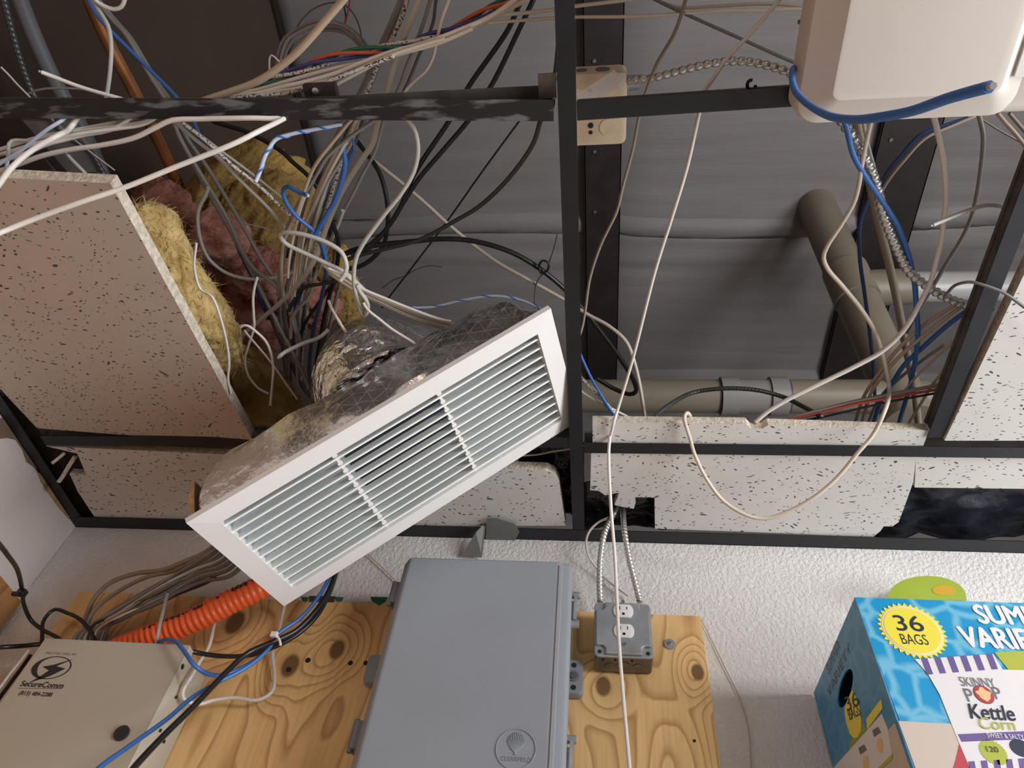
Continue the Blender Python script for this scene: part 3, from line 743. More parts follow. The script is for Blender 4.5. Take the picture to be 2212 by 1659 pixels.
# sloping pipe from the roof with a wye, branch to the right
s0 = up(pray(1757, 425) * (ZR / pray(1757, 425).z)) + Vector((0, 0, .08)); s1 = ay(1965, 905, Yp + .02)
rs = 37 / 1510 * dist(s0.lerp(s1, .4))
t = thing('drain_pipe', 'tan plastic pipe sloping down from the roof blanket at right', 'pipe', (s0 + s1) / 2)
m = MB(); polypipe(m, s0, s1, rs); m.build('pipe_body', MT['pvc'], t, True, 50)
def on_slope(py):
    lo, hi = 0.0, 1.0
    for _ in range(40):
        f = (lo + hi) / 2; p = s0.lerp(s1, f); q = p - Vector((0, 0, CAMZ))
        c = Vector((RX[0] * q.x + RY[0] * q.y + RZ[0] * q.z, RX[1] * q.x + RY[1] * q.y + RZ[1] * q.z, RX[2] * q.x + RY[2] * q.y + RZ[2] * q.z))
        yy = PCY - FPX * c.y / -c.z
        if yy < py: lo = f
        else: hi = f
    return s0.lerp(s1, lo)
w0 = on_slope(585); w1 = on_slope(650); w2 = on_slope(600)
m = MB(); sweep(m, [w0, w1], rs * 1.1, 28)
b0 = w0.lerp(w1, .6); b1 = b0 + Vector((.20, .0, .01)); sweep(m, [b0, b1], rs * .92, 28)
m.build('wye_fitting', MT['pvc'], t, True, 50)
b2 = b1 + Vector((.55, .02, .02))
m = MB(); polypipe(m, b0 + Vector((.12, 0, .006)), b2, rs * .78)
m.build('branch_pipe', MT['pvc_white'], t, True, 50)
# copper, conduit at the upper left
t = MB(); sweep(t, crom([az(60, -330, .28), az(180, -30, .34), az(231, 87, .36), az(283, 185, .38), az(321, 262, .40), az(364, 350, .43), az(414, 465, .46)], .01), .0118, 20)
tag(t.build('copper_pipe', MT['copper'], None, True), 'shiny copper pipe rising at the upper left', 'pipe')
t = MB(); sweep(t, crom([az(-85, -330, .25), az(34, -25, .25), az(78, 87, .25), az(124, 185, .25), az(178, 278, .25), az(224, 380, .25), az(262, 460, .25)], .01), .0125, 20)
tag(t.build('steel_conduit', MT['enclosure_dark'], None, True), 'dark grey straight conduit left of the copper pipe', 'pipe')

# ------------------------------------------------------------------ glass wool
def wool(name, pts, rad, mat, label, seed=0, amp=.35, fr=11, seg=72, taper=True):
    path = crom(pts, .004); Lp = len(path)
    idx = {}
    def r(s, a, p):
        f = min(1, s / max(1e-5, TL))
        e = math.sqrt(max(.0, 1 - (2 * f - 1) ** 6)) if taper else 1
        k = noise.noise(p * fr + Vector((math.cos(a), math.sin(a), seed)) * .9) + .5 * noise.noise(p * fr * 2.7 + Vector((math.cos(a) * 2, math.sin(a) * 2, seed + 3))) + .30 * noise.noise(p * fr * 6 + Vector((math.cos(a) * 5, math.sin(a) * 5, seed))) + .22 * noise.noise(p * fr * 16 + Vector((math.cos(a) * 14, math.sin(a) * 14, seed)))
        return max(.002, rad * e * (1 + amp * k))
    TL = sum((path[i] - path[i - 1]).length for i in range(1, Lp))
    m = MB(); sweep(m, path, r, seg)
    rr_ = random.Random(seed * 7 + 1); nv = len(m.v); base = m.v[:nv]
    for _ in range(int(nv * .26)):
        i = rr_.randrange(seg, nv - seg); p = base[i]; c = path[i // seg]; o_ = (p - c).normalized()
        t_ = Vector((rr_.uniform(-1, 1), rr_.uniform(-1, 1), rr_.uniform(-1, 1))); t_ = (t_ - o_ * t_.dot(o_) * .72).normalized()
        L_ = rr_.uniform(.010, .030); q = [p - o_ * .002, p + t_ * L_ * .5 + o_ * L_ * .16, p + t_ * L_ + o_ * L_ * rr_.uniform(-.05, .3)]
        w_ = t_.cross(o_).normalized() * rr_.uniform(.0003, .0006); n0 = len(m.v)
        m.v += [q[0] - w_, q[0] + w_, q[1] - w_, q[1] + w_, q[2]]
        m.f += [(n0, n0 + 1, n0 + 3, n0 + 2), (n0 + 2, n0 + 3, n0 + 4)]; m.m += [0, 0]
    return tag(m.build(name, mat, None, True), label, 'insulation', 'glass wool stuffed above the ceiling')
wool('glass_wool', [az(292, 440, .06), az(335, 520, .06), az(392, 610, .06), az(455, 720, .06), az(500, 800, .06)], .047, MT['yellow_wool'], 'long yellow glass wool along the right edge of the tilted tile', 1)
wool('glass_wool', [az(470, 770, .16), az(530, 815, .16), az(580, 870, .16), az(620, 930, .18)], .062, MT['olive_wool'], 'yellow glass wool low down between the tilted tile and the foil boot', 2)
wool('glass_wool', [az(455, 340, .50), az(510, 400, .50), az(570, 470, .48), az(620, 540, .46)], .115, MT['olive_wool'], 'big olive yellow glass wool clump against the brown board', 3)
wool('glass_wool', [az(285, 425, .36), az(350, 460, .38), az(410, 500, .38)], .07, MT['pink_wool'], 'dim pink glass wool behind the copper pipe end', 4)
wool('glass_wool', [az(425, 500, .28), az(475, 515, .28), az(532, 530, .28)], .052, MT['pink_bright'], 'bright pink glass wool ball beside the grey cables', 5, .3)
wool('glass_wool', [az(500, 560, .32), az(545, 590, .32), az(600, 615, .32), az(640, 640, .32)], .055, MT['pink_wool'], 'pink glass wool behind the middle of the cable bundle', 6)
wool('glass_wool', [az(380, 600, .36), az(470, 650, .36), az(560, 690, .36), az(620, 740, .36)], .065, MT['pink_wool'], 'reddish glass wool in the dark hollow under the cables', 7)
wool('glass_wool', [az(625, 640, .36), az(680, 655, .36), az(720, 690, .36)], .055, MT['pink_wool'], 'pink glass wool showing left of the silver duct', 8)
wool('glass_wool', [az(735, 590, .42), az(748, 640, .40), az(755, 700, .38)], .035, MT['olive_wool'], 'small yellow glass wool tuft just above the silver duct', 9)
wool('glass_wool', [az(640, 520, .50), az(690, 570, .48), az(740, 610, .46)], .06, MT['olive_wool'], 'yellow glass wool behind the upper part of the cable bundle', 10)
# ------------------------------------------------------------------ plywood, cabinet, enclosure and outlet on the back wall
YP = YW - .018
pl = ay(172, 1277, YP); prr = ay(1513, 1331, YP)
kn = [(ay(x, y, YP).x, ay(x, y, YP).z, r) for x, y, r in ((627, 1438, .016), (728, 1403, .014), (1303, 1482, .013), (1507, 1452, .011), (508, 1345, .018), (900, 1560, .012))]
pcx, pcz = (pl.x + prr.x) / 2, (.9 + prr.z) / 2
MT['ply'] = wood_mat('plywood', (.90, .585, .255), (.56, .30, .11), kn, (pcx, 0, pcz), 15)
m = MB(); m.box(pl.x, YP, .9, prr.x, YW - .0005, prr.z)
o = m.build('plywood_board', MT['ply']); tag(o, 'knotty plywood backboard screwed to the white back wall', 'plywood')
ob = o
GP = plain('green_paint', (.03, .16, .085), .6)
for px0, px1, n in ((650, 668, 1), (722, 742, 2), (800, 838, 3)):
    pts = [ay(px0, 1289, YP - .0004), ay(px1, 1290, YP - .0004), ay(px1 - 4, 1299, YP - .0004), ay((px0 + px1) / 2, 1308 if n == 3 else 1300, YP - .0004), ay(px0 + 3, 1298, YP - .0004)]
    m = MB(); m.prism(pts, (0, .0006, 0)); m.build('paint_patch', GP, ob)
m = MB(); m.prism([ay(668, 1287, YP - .0005), ay(724, 1288, YP - .0005), ay(722, 1301, YP - .0005), ay(667, 1300, YP - .0005)], (0, .0006, 0))
m.build('tape_patch', plain('dark_tape', (.07, .04, .03), .6), ob)
m = MB()
for px, py, r in ((665, 1426, .005), (757, 1432, .0045), (790, 1432, .0045), (624, 1446, .005), (1500, 1600, .0025), (489, 1420, .0025)):
    p = ay(px, py, YP - .0006); m.cyl(p, p + Vector((0, .001, 0)), r, 12)
m.build('screw_hole', MT['dark'], ob)
t = thing('washer_head_screw', 'shiny zinc washer head screw in the plywood right of the outlet', 'screw', ay(1446, 1392, YP - .002))
p = ay(1446, 1392, YP); m = MB(); m.cyl(p, p + Vector((0, -.003, 0)), .0105, 22, 0, .0095); m.build('washer', MT['galv'], t, True, 40)
m = MB(); m.cyl(p + Vector((0, -.003, 0)), p + Vector((0, -.006, 0)), .0045, 14, 0, .003); m.build('head', MT['chrome'], t, True, 40)
# plywood on the left wall
c = ax(47, 1300, XL + .018)
m = MB(); m.box(XL + .0005, -1.0, .9, XL + .018, c.y, c.z)
tag(m.build('plywood_board', wood_mat('plywood_left', (.42, .20, .07), (.26, .12, .04), (), (0, 0, 0), 7)), 'orange brown plywood panel on the left wall at the frame edge', 'plywood')

# cream cabinet with logo
YC = YW - .115
a = ay(98, 1378, YC); b = ay(412, 1389, YC); zt = a.z
t = thing('alarm_cabinet', 'cream metal cabinet with black round lightning logo at lower left', 'metal cabinet', ((a.x + b.x) / 2, YC, zt))
m = MB(); m.box(a.x + .004, YC + .012, zt - .42, b.x - .002, YP - .001, zt - .006); bevel(m.build('body', MT['cabinet'], t), .003)
m = MB(); m.box(a.x, YC, zt - .42, b.x, YC + .0015, zt)
m.box(b.x - .0015, YC, zt - .42, b.x, YC + .02, zt); m.box(a.x, YC, zt - .0015, b.x, YC + .014, zt)
door = m.build('door', MT['cabinet'], t); bevel(door, .001)
def onc(px, py, e=.0006): return ay(px, py, YC - e)
m = MB(); p = ay(264, 1585, YC); m.cyl(p, p + Vector((0, -.004, 0)), .0115, 24); m.build('lock_plug', MT['ink'], door, True, 40)
m = MB()
for py, k in ((1440, .0045), (1506, .0028), (1578, .0028), (1602, .0028)):
    p = ax({1440: 394, 1506: 381, 1578: 347, 1602: 355}[py], py, b.x + .0003); m.cyl(p, p + Vector((.0006, 0, 0)), k, 10)
m.build('vent_hole', MT['dark'], t)
DG = None
def text_mesh(s, mat, name, parent, o, xd, yd, w=None, h=None, bold=0.0, shear=0.0, lift=.0004):
    """s between o and o+xd*w; cap height h; xd, yd unit directions"""
    cu = bpy.data.curves.new('t', 'FONT'); cu.body = s; cu.size = 1.0; cu.shear = shear; cu.resolution_u = 6
    ob_ = bpy.data.objects.new('t', cu); COL.objects.link(ob_)
    bpy.context.view_layer.update(); dg = bpy.context.evaluated_depsgraph_get()
    me = bpy.data.meshes.new_from_object(ob_.evaluated_get(dg))
    bpy.data.objects.remove(ob_); bpy.data.curves.remove(cu)
    V = [v.co.copy() for v in me.vertices]; Fc = [tuple(p.vertices) for p in me.polygons]; bpy.data.meshes.remove(me)
    x0 = min(v.x for v in V); x1 = max(v.x for v in V); y1 = max(v.y for v in V); y0 = min(v.y for v in V)
    hh = .70 if h else 1
    sy = (h / .70) if h else None; sx = (w / (x1 - x0)) if w else sy
    if sy is None: sy = sx
    n = Vector(xd).cross(Vector(yd)).normalized()
    P = [Vector(o) + Vector(xd) * ((v.x - x0) * sx) + Vector(yd) * (v.y * sy) + n * lift for v in V]
    if bold:
        n0 = len(P); hx = (y1 - y0) * (sy or 1) * bold
        for q, (dx, dy) in enumerate(((-1, 0), (1, 0), (0, .8), (0, -.8))):
            P += [p + Vector(xd) * (dx * hx) + Vector(yd) * (dy * hx) + n * (.00004 * (q + 1)) for p in P[:n0]]
            Fc += [tuple(i + n0 * (q + 1) for i in f) for f in Fc[:len(Fc) // (q + 1)]]
    return mesh_obj(name, P, Fc, mat, parent)
X1 = Vector((1, 0, 0)); Z1 = Vector((0, 0, 1))
def text_px(s, mat, name, parent, plane, p0, p1, top, **k):
    """text on the plane y=plane: baseline starts p0, ends at p1 (pixels), cap top at pixel row top"""
    a = ay(*p0, plane); b = ay(*p1, plane); c = ay(p0[0], top, plane)
    return text_mesh(s, mat, name, parent, a, X1, Z1, abs(b.x - a.x), abs(c.z - a.z), **k)
text_px('PROTECTED BY', MT['ink_grey'], 'lettering', door, YC, (98, 1413), (167, 1413), 1408)
text_px('SecureComm', MT['ink'], 'lettering', door, YC, (43, 1482), (137, 1483), 1470, bold=.035)
text_px('(815) 484-2288', MT['ink'], 'lettering', door, YC, (40, 1501), (113, 1501), 1492, bold=.02)
m = MB(); m.prism([onc(40, 1486), onc(134, 1487), onc(133, 1488), onc(39, 1487)], (0, .0004, 0)); m.build('logo', MT['ink_grey'], door)
# ring with lightning flash
cc = onc(111, 1442); rx, rz = abs(onc(153, 1442).x - cc.x), abs(onc(111, 1417).z - cc.z)
m = MB(); n = 48
for i in range(n):
    a0 = 2 * math.pi * i / n; a1 = 2 * math.pi * (i + 1) / n
    def rg(aa, k):
        th = .06 + .24 * max(0, math.cos(aa - math.pi * 1.08)) ** 2
        return cc + Vector((math.cos(aa) * rx * (1 - k * th), 0, math.sin(aa) * rz * (1 - k * th)))
    m.prism([rg(a0, 0), rg(a1, 0), rg(a1, 1), rg(a0, 1)], (0, .0004, 0))
m.prism([onc(157, 1424), onc(116, 1436), onc(92, 1440), onc(106, 1448), onc(85, 1462), onc(62, 1475), onc(108, 1460), onc(141, 1444), onc(121, 1439)], (0, .0004, 0))
m.build('logo', MT['ink'], door)

# grey enclosure
YE = YW - .150
a = ay(872, 1203, YE); b = ay(1237, 1210, YE); zt = (a.z + b.z) / 2; xa, xb = a.x, b.x
t = thing('cable_enclosure', 'grey plastic wall enclosure with embossed shell logo', 'enclosure', ((xa + xb) / 2, YE, zt))
m = MB(); m.box(xa + .014, YE + .035, zt - .60, xb - .010, YP - .001, zt - .014); bevel(m.build('base', MT['enclosure_dark'], t), .006)
m = MB()
prof = [(xa, .040), (xa, .018), (xa + .012, .0), (xb - .022, .0), (xb - .018, .004), (xb - .003, .007), (xb, .012), (xb, .040)]
m.prism([Vector((x, YE + d, zt - .60)) for x, d in prof], (0, 0, .60))
lid = m.build('lid', MT['enclosure'], t); bevel(lid, .006, 3)
m = MB(); m.hexa((xb - .0235, YE - .0012, zt - .60), (xb - .0165, YE - .0012, zt - .60), (xb - .0165, YE - .0012, zt - .010), (xb - .0235, YE - .0012, zt - .010), (0, .004, 0)); bevel(m.build('ridge', plain('grey_ridge', (.33, .34, .36), .4), lid), .001)
def hinge(py, par):
    z = ay(850, py, YE + .03).z
    m = MB(); m.box(xa - .012, YE + .020, z - .042, xa + .003, YE + .046, z); m.cyl((xa - .012, YE + .028, z - .046), (xa - .012, YE + .028, z + .004), .005, 10)
    bevel(m.build('hinge', MT['enclosure_dark'], par), .002)
hinge(1263, t); hinge(1566, t)
def latch(py, par):
    z = ay(1248, py, YE + .03).z
    m = MB(); m.box(xb + .004, YE + .020, z - .052, xb + .009, YE + .026, z - .004); m.cyl((xb - .001, YE + .028, z), (xb + .013, YE + .028, z), .006, 10); m.cyl((xb - .001, YE + .03, z - .055), (xb + .013, YE + .03, z - .055), .007, 10)
    m.box(xb - .002, YE + .03, z - .045, xb + .004, YE + .04, z - .01)
    m.build('latch', MT['galv'], par)
latch(1288, t); latch(1600, t)
def ear(px, z0, z1, x0, x1, par):
    m = MB(); L = []
    for d, i in ((.0, .002), (.003, 0), (.016, 0)):
        L.append([Vector((p.x, YP - .018 + d, p.y)) for p in rrect(x0 + i, z0 + i, x1 - i, z1 - i, .008, 0)])
    loft(m, L); e = m.build('mounting_ear', MT['enclosure'], par, True, 40)
    zc_ = (z0 + z1) / 2; xc = (x0 + x1) / 2 + (.004 if x0 > xa else -.004)
    m = MB()
    for dz in (-.020, .020): m.cyl((xc, YP - .0186, zc_ + dz), (xc, YP - .017, zc_ + dz), .0045, 12)
    m.build('slot_hole', MT['dark'], e)
    m = MB(); m.cyl((xc, YP - .020, zc_), (xc, YP - .016, zc_), .0095, 16); m.build('screw_recess', MT['enclosure_dark'], e)
    m = MB(); m.cyl((xc, YP - .0225, zc_), (xc, YP - .020, zc_), .006, 14); m.build('screw', MT['chrome'], e, True, 40)
ea = ay(1260, 1425, YP - .018); eb = ay(1258, 1500, YP - .018)
ear(0, eb.z, ea.z, xb - .02, ea.x, t)
ec = ay(797, 1412, YP - .018); ed = ay(797, 1468, YP - .018)
ear(0, ed.z - .004, ec.z, ay(790, 1440, YP - .018).x, xa + .012, t)
# embossed shell emblem
cc = ay(1114, 1618, YE - .0005); rr = abs(ay(1157, 1618, YE).x - cc.x)
m = MB(); ring = [cc + Vector((math.cos(2 * math.pi * i / 48) * rr, 0, math.sin(2 * math.pi * i / 48) * rr)) for i in range(49)]
sweep(m, ring, .0009, 6)
for k in range(-6, 7):
    an = math.radians(90 + k * 6.5); r1 = rr * (1.12 - .007 * k * k)
    a0 = cc + Vector((0, 0, -rr * .28)) + Vector((k * .0004, 0, 0)); a1 = a0 + Vector((math.cos(an) * r1, 0, math.sin(an) * r1))
    mid = a0.lerp(a1, .5) + Vector((k * -.0004, 0, 0))
    sweep(m, crom([a0, mid, a1], .003), .0008, 6)
m.build('emblem', MT['enclosure'], lid, True)
text_px('CLEARFIELD', MT['enclosure_dark'], 'lettering', lid, YE, (1081, 1643), (1147, 1643), 1633)

# outlet box
YO = YW - .075
a = ay(1284, 1296, YO); b = ay(1415, 1413, YO); xo0, xo1 = a.x, b.x - .002; zo1 = a.z; zo0 = ay(1350, 1416, YO).z
t = thing('outlet_box', 'galvanised steel outlet box with two white receptacles on the plywood', 'outlet', ((xo0 + xo1) / 2, YO, (zo0 + zo1) / 2))
m = MB(); m.box(xo0 + .001, YO + .008, zo0 + .001, xo1 - .001, YP - .0005, zo1 - .001); ob2 = bevel(m.build('box_body', MT['galv_dark'], t), .004)
m = MB(); zbt = zo0 + .0006
for k, r in ((.28, .0095), (.5, .013), (.75, .0095)):
    x = xo0 + (xo1 - xo0) * k; m.cyl((x, YO + .035, zbt), (x, YO + .035, zbt - .0007), r, 18)
m.build('knockout', MT['galv_dark'], t)
m = MB()
for k in (.15, .36, .64): m.cyl((xo0 + (xo1 - xo0) * k, YO + .016, zbt), (xo0 + (xo1 - xo0) * k, YO + .016, zbt - .0012), .002, 8)
m.build('screw_hole', MT['dark'], t)
m = MB(); L = []
for ins, d, r in ((0, .010, .008), (0, .006, .008)): L.append([Vector((p.x, YO + d, p.y)) for p in rrect(xo0 + ins, zo0 + ins, xo1 - ins, zo1 - ins, r, 0)])
loft(m, L)
cx0, cx1, cz0, cz1 = xo0 + .003, xo1 - .003, zo0 + .003, zo1 - .003; k = .016
for d in (0,):
    oct_ = [(cx0 + k, cz0), (cx1 - k, cz0), (cx1 - k, cz0 + k * .7), (cx1 - k * .7, cz0 + k), (cx1, cz0 + k), (cx1, cz1 - k), (cx1 - k * .7, cz1 - k), (cx1 - k, cz1 - k * .7), (cx1 - k, cz1), (cx0 + k, cz1), (cx0 + k, cz1 - k * .7), (cx0 + k * .7, cz1 - k), (cx0, cz1 - k), (cx0, cz0 + k), (cx0 + k * .7, cz0 + k), (cx0 + k, cz0 + k * .7)]
    m.prism([Vector((x, YO, z)) for x, z in oct_], (0, .007, 0))
cov = bevel(m.build('cover_plate', MT['galv'], t), .0025, 3)
m = MB()
for x, z in ((xo0 + .009, zo0 + .009), (xo1 - .009, zo0 + .009)): m.cyl((x, YO + .0055, z), (x, YO + .0065, z), .0035, 12)
m.build('corner_slot', MT['dark'], cov)
xm = ay(1347, 1340, YO).x
for py in (1321, 1364):
    z = ay(1347, py, YO).z; m = MB(); L = []
    for d, s in ((.002, 1), (-.0022, 1), (-.003, .93)):
        ring = []
        for i in range(32):
            an = 2 * math.pi * i / 32; x = math.cos(an) * .0175 * s; zz_ = max(-.0132, min(.0132, math.sin(an) * .0175)) * s
            ring.append(Vector((xm + x, YO + d, z + zz_)))
        L.append(ring)
    loft(m, L); rc = m.build('receptacle', MT['outlet'], t, True, 40)
    m = MB(); yy = YO - .0034
    m.hexa((xm - .0070, yy, z + .001), (xm - .0054, yy, z + .001), (xm - .0054, yy, z + .0085), (xm - .0070, yy, z + .0085), (0, .0008, 0))
    m.hexa((xm + .0054, yy, z + .002), (xm + .0070, yy, z + .002), (xm + .0070, yy, z + .008), (xm + .0054, yy, z + .008), (0, .0008, 0))
    m.cyl((xm, yy, z - .0065), (xm, yy + .0008, z - .0065), .0026, 12)
    m.build('slot', MT['dark'], rc)
m = MB()
for py in (1300, 1392): z = ay(1347, py, YO).z; m.cyl((xm, YO - .0015, z), (xm, YO + .001, z), .0034, 12)
m.build('cover_screw', MT['chrome'], t, True, 40)
# ------------------------------------------------------------------ printed carton at the lower right
CZ = .652
c_b = az(1762, 1488, CZ - CE); c_f = az(1848, 1290, CZ - CE)
yF, yBk = c_f.y, YW - .006; xC = c_f.x; zt = c_f.z; xR = xC + .42; zb = zt - .36
t = thing('snack_carton', 'bright blue printed snack carton with a yellow 36 bags burst', 'carton', ((xC + xR) / 2, (yF + yBk) / 2, zb))
WATER = water_mat('carton_water', (.0, .29, .58), (.17, .50, .69))
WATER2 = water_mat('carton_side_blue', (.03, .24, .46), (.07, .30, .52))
m = MB()
# left side panel leans slightly; handle hole cut out by building the panel round it
sideP = lambda s, h: Vector((xC + (c_b.x - xC) * s, yF + (yBk - yF) * s, zt - h))
m.prism([Vector((xC, yF, zt)), Vector((xR, yF, zt)), Vector((xR, yF, zb)), Vector((xC + .004, yF, zb))], (0, .002, 0))
m.build('front_panel', WATER, t)
m = MB(); hole = []
_n = (sideP(1, 0) - sideP(0, 0)).cross(Vector((0, 0, -1))).normalized()
for i in range(28):
    an = 2 * math.pi * i / 28
    qx, qy = 1827.5 + 10.5 * math.cos(an) - 13 * math.sin(an), 1487 - 42 * math.cos(an) - 3.3 * math.sin(an)
    r_ = pray(qx, qy); o_ = Vector((0, 0, CAMZ)); p_ = o_ + r_ * ((sideP(0, 0) - o_).dot(_n) / r_.dot(_n))
    hole.append(((p_.y - yF) / (yBk - yF), zt - p_.z))
hole.sort(key=lambda q: math.atan2((q[1] - sum(h[1] for h in hole) / 28) / .36, q[0] - sum(h[0] for h in hole) / 28)) if False else None
outer = [(0, 0), (1, 0), (1, .36), (0, .36)]
_cx = sum(h[0] for h in hole) / 28; _cy = sum(h[1] for h in hole) / 28
hole = sorted(hole, key=lambda q: math.atan2((q[1] - _cy) / .36, q[0] - _cx) % (2 * math.pi))
V = [sideP(*p) for p in outer] + [sideP(*p) for p in hole]
n = len(hole)
def nearest_corner(i):
    a = math.atan2((hole[i % n][1] - _cy) / .36, hole[i % n][0] - _cx) % (2 * math.pi)
    return 2 if a < math.pi / 2 else (3 if a < math.pi else (0 if a < 1.5 * math.pi else 1))
Fq = []
for i in range(n):
    j = (i + 1) % n; ci, cj = nearest_corner(i), nearest_corner(j)
    Fq.append((ci, 4 + i, 4 + j))
    if ci != cj: Fq.append((ci, 4 + j, cj))
sp = mesh_obj('side_panel', V, Fq, WATER2, t)
so = sp.modifiers.new('thick', 'SOLIDIFY'); so.thickness = .002; so.offset = 0
m = MB(); m.box(xC + .003, yBk - .002, zb, xR, yBk, zt - .002); m.box(xR - .002, yF, zb, xR, yBk, zt - .01); m.box(xC + .004, yF + .002, zb, xR, yBk, zb + .002)
m.box(xC + .012, yF + .004, zt - .004, xR - .002, yBk - .002, zt - .002)
m.build('inner_walls', plain('carton_back', (.10, .24, .34), .7), t)
# arched flap at the back
m = MB(); pts = [ay(2003 + 85 * math.cos(math.pi * i / 28), 1296 - 52 * math.sin(math.pi * i / 28) ** .85, yBk - .05) for i in range(29)]
m.prism(pts, (0, .0025, 0))
fl = m.build('arched_flap', plain('flap_green', (.36, .46, .045), .45, var=.12, vscale=10), t)
m = MB(); m.prism([ay(2040 + 26 * math.cos(2 * math.pi * i / 24), 1275 + 11 * math.sin(2 * math.pi * i / 24), yBk - .0506) for i in range(24)], (0, .0004, 0)); m.build('print', plain('print_orange', (.60, .36, .03), .5), fl)
front = None
for ch in t.children:
    if ch.name.startswith('front_panel'): front = ch
def fp(px, py, e=.0005): return ay(px, py, yF - e)
def patch(name, pts, mat, par=None, e=.0005, th=.0004):
    m = MB(); m.prism([fp(x, y, e) for x, y in pts], (0, th, 0)); return m.build(name, mat, par or front)
PK = {k: plain('print_' + k, c, .45) for k, c in dict(beige=(.60, .50, .43), white=(.76, .73, .74), yellow=(.84, .72, .06), cream=(.80, .72, .55), navy=(.012, .02, .05), purple=(.14, .09, .28), lime=(.42, .46, .05), red=(.50, .04, .06), grey=(.15, .15, .165), txtwhite=(.80, .80, .82), popcorn=(.80, .52, .26)).items()}
bz = fp(1935, 1557).z
m = MB(); m.prism([Vector((xC, yF - .0005, bz)), Vector((xR, yF - .0005, bz)), Vector((xR, yF - .0005, zb)), Vector((xC + .004, yF - .0005, zb))], (0, .0004, 0)); m.build('print', PK['beige'], front)
cc = fp(1970, 1361, .0008); R1 = abs(fp(2042, 1361).x - cc.x)
def star(c, r0, r1, n, e):
    return [c + Vector((math.cos(math.pi * i / n) * (r0 if i % 2 == 0 else r1), -e, math.sin(math.pi * i / n) * (r0 if i % 2 == 0 else r1))) for i in range(2 * n)]
m = MB(); m.prism(star(cc, R1, R1 * .88, 34, 0), (0, .0004, 0)); m.build('burst', PK['yellow'], front)
m = MB(); m.prism(star(cc, R1 * .86, R1 * .86, 30, .0004), (0, .0004, 0)); m.build('burst_ring', PK['cream'], front)
m = MB(); m.prism(star(cc, R1 * .80, R1 * .80, 30, .0008), (0, .0004, 0)); m.build('burst_disc', PK['yellow'], front)
text_px('36', PK['navy'], 'lettering', front, yF - .0014, (1939, 1362), (1998, 1362), 1329, bold=.012)
text_px('BAGS', PK['navy'], 'lettering', front, yF - .0014, (1950, 1391), (2007, 1391), 1369)
text_px('SUMMER', PK['txtwhite'], 'lettering', front, yF - .0006, (2118, 1346), (2322, 1346), 1307, bold=.045)
text_px('VARIETY', PK['txtwhite'], 'lettering', front, yF - .0006, (2086, 1397), (2297, 1397), 1354, bold=.045)
# printed white bag
patch('bag_print', [(1976, 1424), (2146, 1413), (2168, 1450), (2212, 1520), (2250, 1800), (2140, 1800), (2095, 1659), (2070, 1600), (2030, 1500), (2004, 1455)], PK['white'], None, .0009)
patch('print', [(2148, 1409), (2330, 1400), (2330, 1450), (2178, 1446)], PK['lime'], None, .0008)
patch('bag_print', [(2158, 1446), (2330, 1450), (2330, 1800), (2240, 1800)], PK['white'], None, .0007)
patch('print', [(2074, 1600), (2090, 1622), (2100, 1665), (2110, 1720), (2040, 1720), (2065, 1640)], PK['red'], None, .0008)
m = MB()
for k in range(6):
    a = 1990 + k * 28
    m.prism([fp(a, 1422.5 - k * 1.9, .0013), fp(a + 13, 1421.6 - k * 1.9, .0013), fp(a + 26, 1456 - k * 2.2, .0013), fp(a + 13, 1457 - k * 2.2, .0013)], (0, .0004, 0))
m.build('stripes', PK['purple'], front)
text_px('SKINNY', PK['grey'], 'lettering', front, yF - .0013, (2078, 1482), (2150, 1478), 1462)
text_px('P', PK['grey'], 'lettering', front, yF - .0013, (2092, 1516), (2108, 1516), 1487)
text_px('P', PK['grey'], 'lettering', front, yF - .0013, (2152, 1510), (2168, 1510), 1484)
cc = fp(2125, 1500, .0013)
m = MB(); m.prism([cc + Vector((math.cos(2 * math.pi * i / 28) * .0115, 0, math.sin(2 * math.pi * i / 28) * .0125)) for i in range(28)], (0, .0004, 0)); m.build('print', PK['grey'], front)
m = MB(); m.prism([cc + Vector((math.cos(2 * math.pi * i / 28) * .0105, -.0004, math.sin(2 * math.pi * i / 28) * .0115)) for i in range(28)], (0, .0004, 0)); m.build('print', PK['red'], front)
m = MB(); m.prism([cc + Vector((math.cos(2 * math.pi * i / 28) * (.008 + .0016 * math.sin(5 * 2 * math.pi * i / 28)), -.0008, math.sin(2 * math.pi * i / 28) * (.008 + .0016 * math.cos(4 * 2 * math.pi * i / 28)))) for i in range(28)], (0, .0004, 0)); m.build('print', PK['popcorn'], front)
text_px('Kettle', PK['navy'], 'lettering', front, yF - .0013, (2098, 1552), (2192, 1546), 1520, shear=.25, bold=.02)
text_px('Corn', PK['lime'], 'lettering', front, yF - .0017, (2120, 1574), (2192, 1566), 1549, shear=.2)
patch('print', [(2070, 1586), (2330, 1574), (2330, 1592), (2078, 1602)], PK['purple'], None, .0013)
text_px('SWEET & SALTY', PK['txtwhite'], 'lettering', front, yF - .0017, (2134, 1593), (2210, 1590), 1583)
cc = fp(2146, 1625, .0013)
m = MB(); m.prism(star(cc, .0150, .0138, 26, 0), (0, .0004, 0)); m.build('print', PK['lime'], front)
text_px('120', PK['navy'], 'lettering', front, yF - .0017, (2133, 1624), (2158, 1624), 1612)
m = MB()
for k in range(8):
    a = 2092 + k * 27
    m.prism([fp(a, 1645 - k * 1.5, .0013), fp(a + 13, 1644 - k * 1.5, .0013), fp(a + 22, 1690, .0013), fp(a + 9, 1690, .0013)], (0, .0004, 0))
m.build('stripes', PK['purple'], front)
